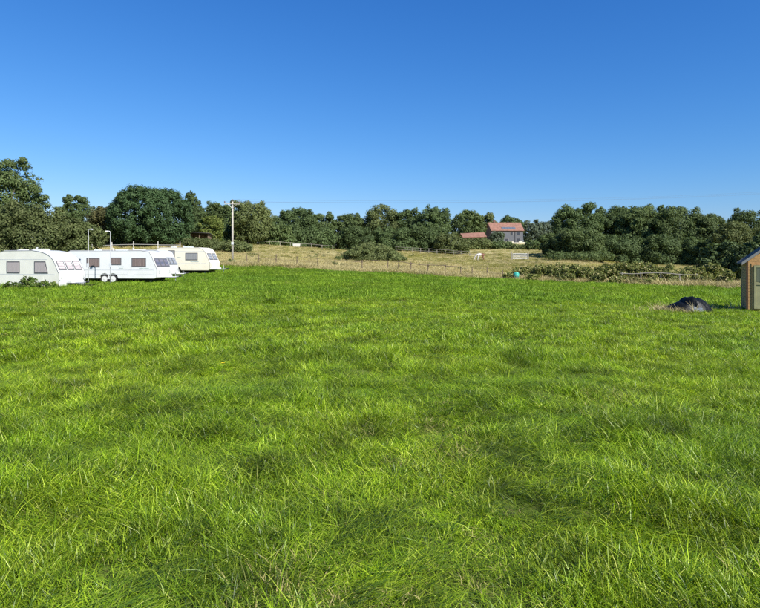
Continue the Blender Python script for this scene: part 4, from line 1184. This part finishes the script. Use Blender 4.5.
for s, nm in ((-1, 'l'), (1, 'r')):
    st = .12 * (1 if s > 0 else -1)
    J['fs' + nm] = ((-.45, s * .17, .98), .15); J['fk' + nm] = ((-.47 + st, s * .17, .52), .075); J['ff' + nm] = ((-.48 + st * 1.2, s * .17, .12), .05); J['fh' + nm] = ((-.51 + st * 1.2, s * .17, .03), .062)
    J['hs' + nm] = ((.55, s * .17, 1.02), .19); J['hk' + nm] = ((.42 + st, s * .18, .80), .13); J['hh' + nm] = ((.68 + st, s * .17, .50), .075); J['hp' + nm] = ((.62 + st, s * .17, .12), .05); J['ho' + nm] = ((.59 + st, s * .17, .03), .062)
    J['ear' + nm] = ((-1.16, s * .07, .72), .03)
    E += [('chest', 'fs' + nm), ('fs' + nm, 'fk' + nm), ('fk' + nm, 'ff' + nm), ('ff' + nm, 'fh' + nm), ('pel', 'hs' + nm), ('hs' + nm, 'hk' + nm), ('hk' + nm, 'hh' + nm), ('hh' + nm, 'hp' + nm), ('hp' + nm, 'ho' + nm), ('poll', 'ear' + nm)]
ks = list(J); me = bpy.data.meshes.new('body'); me.from_pydata([J[k][0] for k in ks], [(ks.index(a), ks.index(b_)) for a, b_ in E], [])
me.materials.append(M['horse'])
o = link('body', me, t)
bm = bmesh.new(); bm.from_mesh(me); ly = bm.verts.layers.skin.verify()
bm.verts.ensure_lookup_table()
for i, k in enumerate(ks):
    bm.verts[i][ly].radius = (J[k][1], J[k][1]); bm.verts[i][ly].use_root = (k == 'pel')
bm.to_mesh(me); bm.free()
o.modifiers.new('skin', 'SKIN').use_smooth_shade = True
sb = o.modifiers.new('sub', 'SUBSURF'); sb.levels = 2; sb.render_levels = 2
mn = MB()
for k in range(6):
    s = k / 5; q = Vector((-.68, 0, 1.38)).lerp(Vector((-1.12, 0, .72)), s)
    mn.tube([q, q + Vector((.05, -.1, -.06)), q + Vector((.06, -.14, -.22))], [.04, .05, .01], 5)
mn.obj('mane', M['porcelain'], t)

# ------------------------------------------------------------------ buildings in the distance
M['roof_red'] = plain('clay_tiles', (.215, .115, .085), .85, .15, .25, 1.5, bump=.4, bscale=6)
M['render_grey'] = plain('grey_render', (.105, .11, .122), .85, .15, .1, 1.0)
M['brick'] = plain('dark_brick', (.14, .09, .07), .9, .1, .25, 3)  # real brick on barn and chimney; paints shade on the house's left side
M['win_dark'] = plain('house_glass', (.02, .025, .035), .06, .7, .1)
M['solar'] = plain('solar_glass', (.10, .115, .14), .12, .7, .1, 3)
M['pale_stone'] = plain('pale_stone', (.55, .52, .42), .9, .1, .2, 2)
M['black_felt'] = plain('shelter_roof', (.03, .032, .034), .7, .3, .2)
hY = 212; W = 11.6; hx0 = PX(491.5, hY); zb = PZ(243.5, hY); ze = PZ(230, hY); zr = PZ(222.3, hY); D = 8.0
t = thing('house', 'distant grey house with red tiled roof among trees', 'house', (hx0, hY, zb), R(4))
eh = ze - zb; rh = zr - zb
MB().box(0, W, 0, D, -1, eh).obj('wall', M['render_grey'], t)
for x0, s in ((0, -1), (W, 1)):
    g = MB(); xo = x0 - .01 if s < 0 else x0 - .19
    i = len(g.v); g.v += [(xo, 0, eh), (xo, D, eh), (xo, D / 2, rh - .1), (xo + .2, 0, eh), (xo + .2, D, eh), (xo + .2, D / 2, rh - .1)]
    g.f += [(0, 1, 2), (3, 5, 4), (0, 3, 4, 1), (1, 4, 5, 2), (2, 5, 3, 0)]; g.m += [0] * 5
    g.obj('gable', M['brick'] if s < 0 else M['render_grey'], t)  # left gable's shade is put into its darker colour
MB().box(-.06, -.004, 0.02, D, -1, eh).obj('side_wall', M['brick'], t)  # dark skin added over the left wall to paint its shade
rf = None
for s in (0, 1):
    g = MB()
    ye = -.45 if s == 0 else D + .45
    zz = eh - .4 * (rh - eh) / (D / 2) * 1.1
    for dz in (0, .18):
        g.v += [(-.3, ye, zz + dz), (W + .3, ye, zz + dz), (W + .3, D / 2, rh + dz), (-.3, D / 2, rh + dz)]
    g.f += [(0, 1, 2, 3), (4, 7, 6, 5), (0, 4, 5, 1), (1, 5, 6, 2), (2, 6, 7, 3), (3, 7, 4, 0)]; g.m += [0] * 6
    o = g.obj('roof', M['roof_red'], t)
    if s == 0: rf = o
nrm = Vector((0, -(rh - zz), D / 2 + .45)).normalized()
for k in range(5):
    x0 = 3.9 + k * 1.02
    g = MB(); dv = Vector((0, D / 2 + .45, rh - zz)).normalized()
    base = Vector((0, -.45, zz + .18))
    pts = [base + dv * .7 + Vector((x0, 0, 0)), base + dv * .7 + Vector((x0 + .98, 0, 0)), base + dv * 2.1 + Vector((x0 + .98, 0, 0)), base + dv * 2.1 + Vector((x0, 0, 0))]
    g.v += [tuple(q + nrm * .05) for q in pts] + [tuple(q + nrm * .1) for q in pts]
    g.f += [(0, 3, 2, 1), (4, 5, 6, 7), (0, 1, 5, 4), (1, 2, 6, 5), (2, 3, 7, 6), (3, 0, 4, 7)]; g.m += [0] * 6
    g.obj('solar_panel', M['solar'], rf)
MB().box(1.6, 2.4, D / 2 - .4, D / 2 + .4, rh - .5, rh + 1.0).obj('chimney', M['brick'], rf)
for (x0, x1, z0, z1) in ((9.3, 10.4, 3.0, 4.1), (9.3, 10.4, .6, 1.9), (5.0, 6.1, .3, 1.8), (6.9, 7.8, 3.1, 4.1), (3.0, 4.2, 3.0, 4.1)):
    w_ = MB().box(x0 - .1, x1 + .1, -.06, .02, z0 - .1, z1 + .1).obj('window', M['fence_grey'], t)
    MB().box(x0, x1, -.09, -.05, z0, z1).obj('pane', M['win_dark'], w_)
MB().tube([(8.6, -.08, 0), (8.6, -.08, eh - .3)], .07, 6).obj('downpipe', M['dark'], t)
# pale terrace wall by the house
wx0 = PX(505, 205); 
t = thing('terrace_wall', 'pale stone terrace wall in front of the distant house', 'wall', (wx0, 205, PZ(245.5, 205)), R(-2))
t['kind'] = 'thing'
r = random.Random(3); x_ = 0
while x_ < 19:
    l = r.uniform(1.2, 2.2)
    MB().box(x_, x_ + l - .05, 0, .5, -1.5, r.uniform(1.0, 1.7)).obj('block', M['pale_stone'], t); x_ += l
# red roofed barn
bY = 180; bx = PX(463, bY); bz = G(bx, bY)
t = thing('barn', 'low barn with red tiled roof left of the house', 'barn', (bx, bY, bz), R(6))
eh = PZ(237, bY) - bz; rh = PZ(233.2, bY) - bz
MB().box(.2, 7.0, 0, 5, -.5, eh).obj('wall', M['brick'], t)
for s in (0, 1):
    g = MB(); ye = -.5 if s == 0 else 5.5
    for dz in (0, .16):
        g.v += [(-.2, ye, eh - .2 + dz), (7.3, ye, eh + dz), (7.3, 2.5, rh + .3 + dz), (-.2, 2.5, rh - .1 + dz)]
    g.f += [(0, 1, 2, 3), (4, 7, 6, 5), (0, 4, 5, 1), (1, 5, 6, 2), (2, 6, 7, 3), (3, 7, 4, 0)]; g.m += [0] * 6
    g.obj('roof', M['roof_red'], t)
MB().box(2.2, 3.6, -.06, -.01, 0, 2.1).obj('door', M['fence_wood'], t)
# dark field shelter
fY = 100; fx = PX(190, fY); fz = G(fx, fY)
t = thing('field_shelter', 'dark open-fronted field shelter beside the yellowish tree', 'shelter', (fx, fY, fz), R(3))
zt = PZ(231.5, fY) - fz
for x_ in (.05, 1.5, 2.95):
    MB().box(x_, x_ + .12, 0, .12, -.2, zt - .12).obj('post', M['fence_wood'], t)
MB().box(0, 3.1, 2.2, 2.3, -.2, zt - .35).obj('back_wall', M['fence_wood'], t)
for x_ in (0, 3.02):
    MB().box(x_, x_ + .08, .13, 2.19, -.2, zt - .3).obj('side_wall', M['fence_wood'], t)
g = MB(); g.v += [(-.3, -.4, zt), (3.4, -.4, zt - .25), (3.4, 2.6, zt - .55), (-.3, 2.6, zt - .3)]; g.v += [(a, b_, c_ - .1) for a, b_, c_ in g.v]
g.f += [(0, 1, 2, 3), (4, 7, 6, 5), (0, 4, 5, 1), (1, 5, 6, 2), (2, 6, 7, 3), (3, 7, 4, 0)]; g.m += [0] * 6
g.obj('roof', M['black_felt'], t)

# ------------------------------------------------------------------ one dandelion in the turf
M['petal'] = plain('dandelion_petal', (.75, .55, .02), .6, .2, .1)
M['stalk'] = plain('dandelion_stalk', (.12, .20, .04), .6, .3, .1)
dY = CAM * F / (384 - HR); dx = PX(222, dY)
t = thing('dandelion', 'single yellow dandelion flower in the grass left of centre', 'flower', (dx, dY, G(dx, dY)))
MB().tube([(0, 0, 0), (.01, 0, .15), (.015, -.01, .30)], .003, 6).obj('stalk', M['stalk'], t)
mb = MB()
for k in range(26):
    a = k * 2.39996; l = .012 + .022 * (k / 26)
    c_ = Vector((.015, -.01, .30)); d = Vector((math.cos(a), math.sin(a), .9 - .8 * k / 26)).normalized(); s = d.cross(Vector((0, 0, 1))).normalized() * .005
    mb.quad(tuple(c_ - s * .4), tuple(c_ + s * .4), tuple(c_ + d * l + s), tuple(c_ + d * l - s))
mb.obj('flower_head', M['petal'], t)
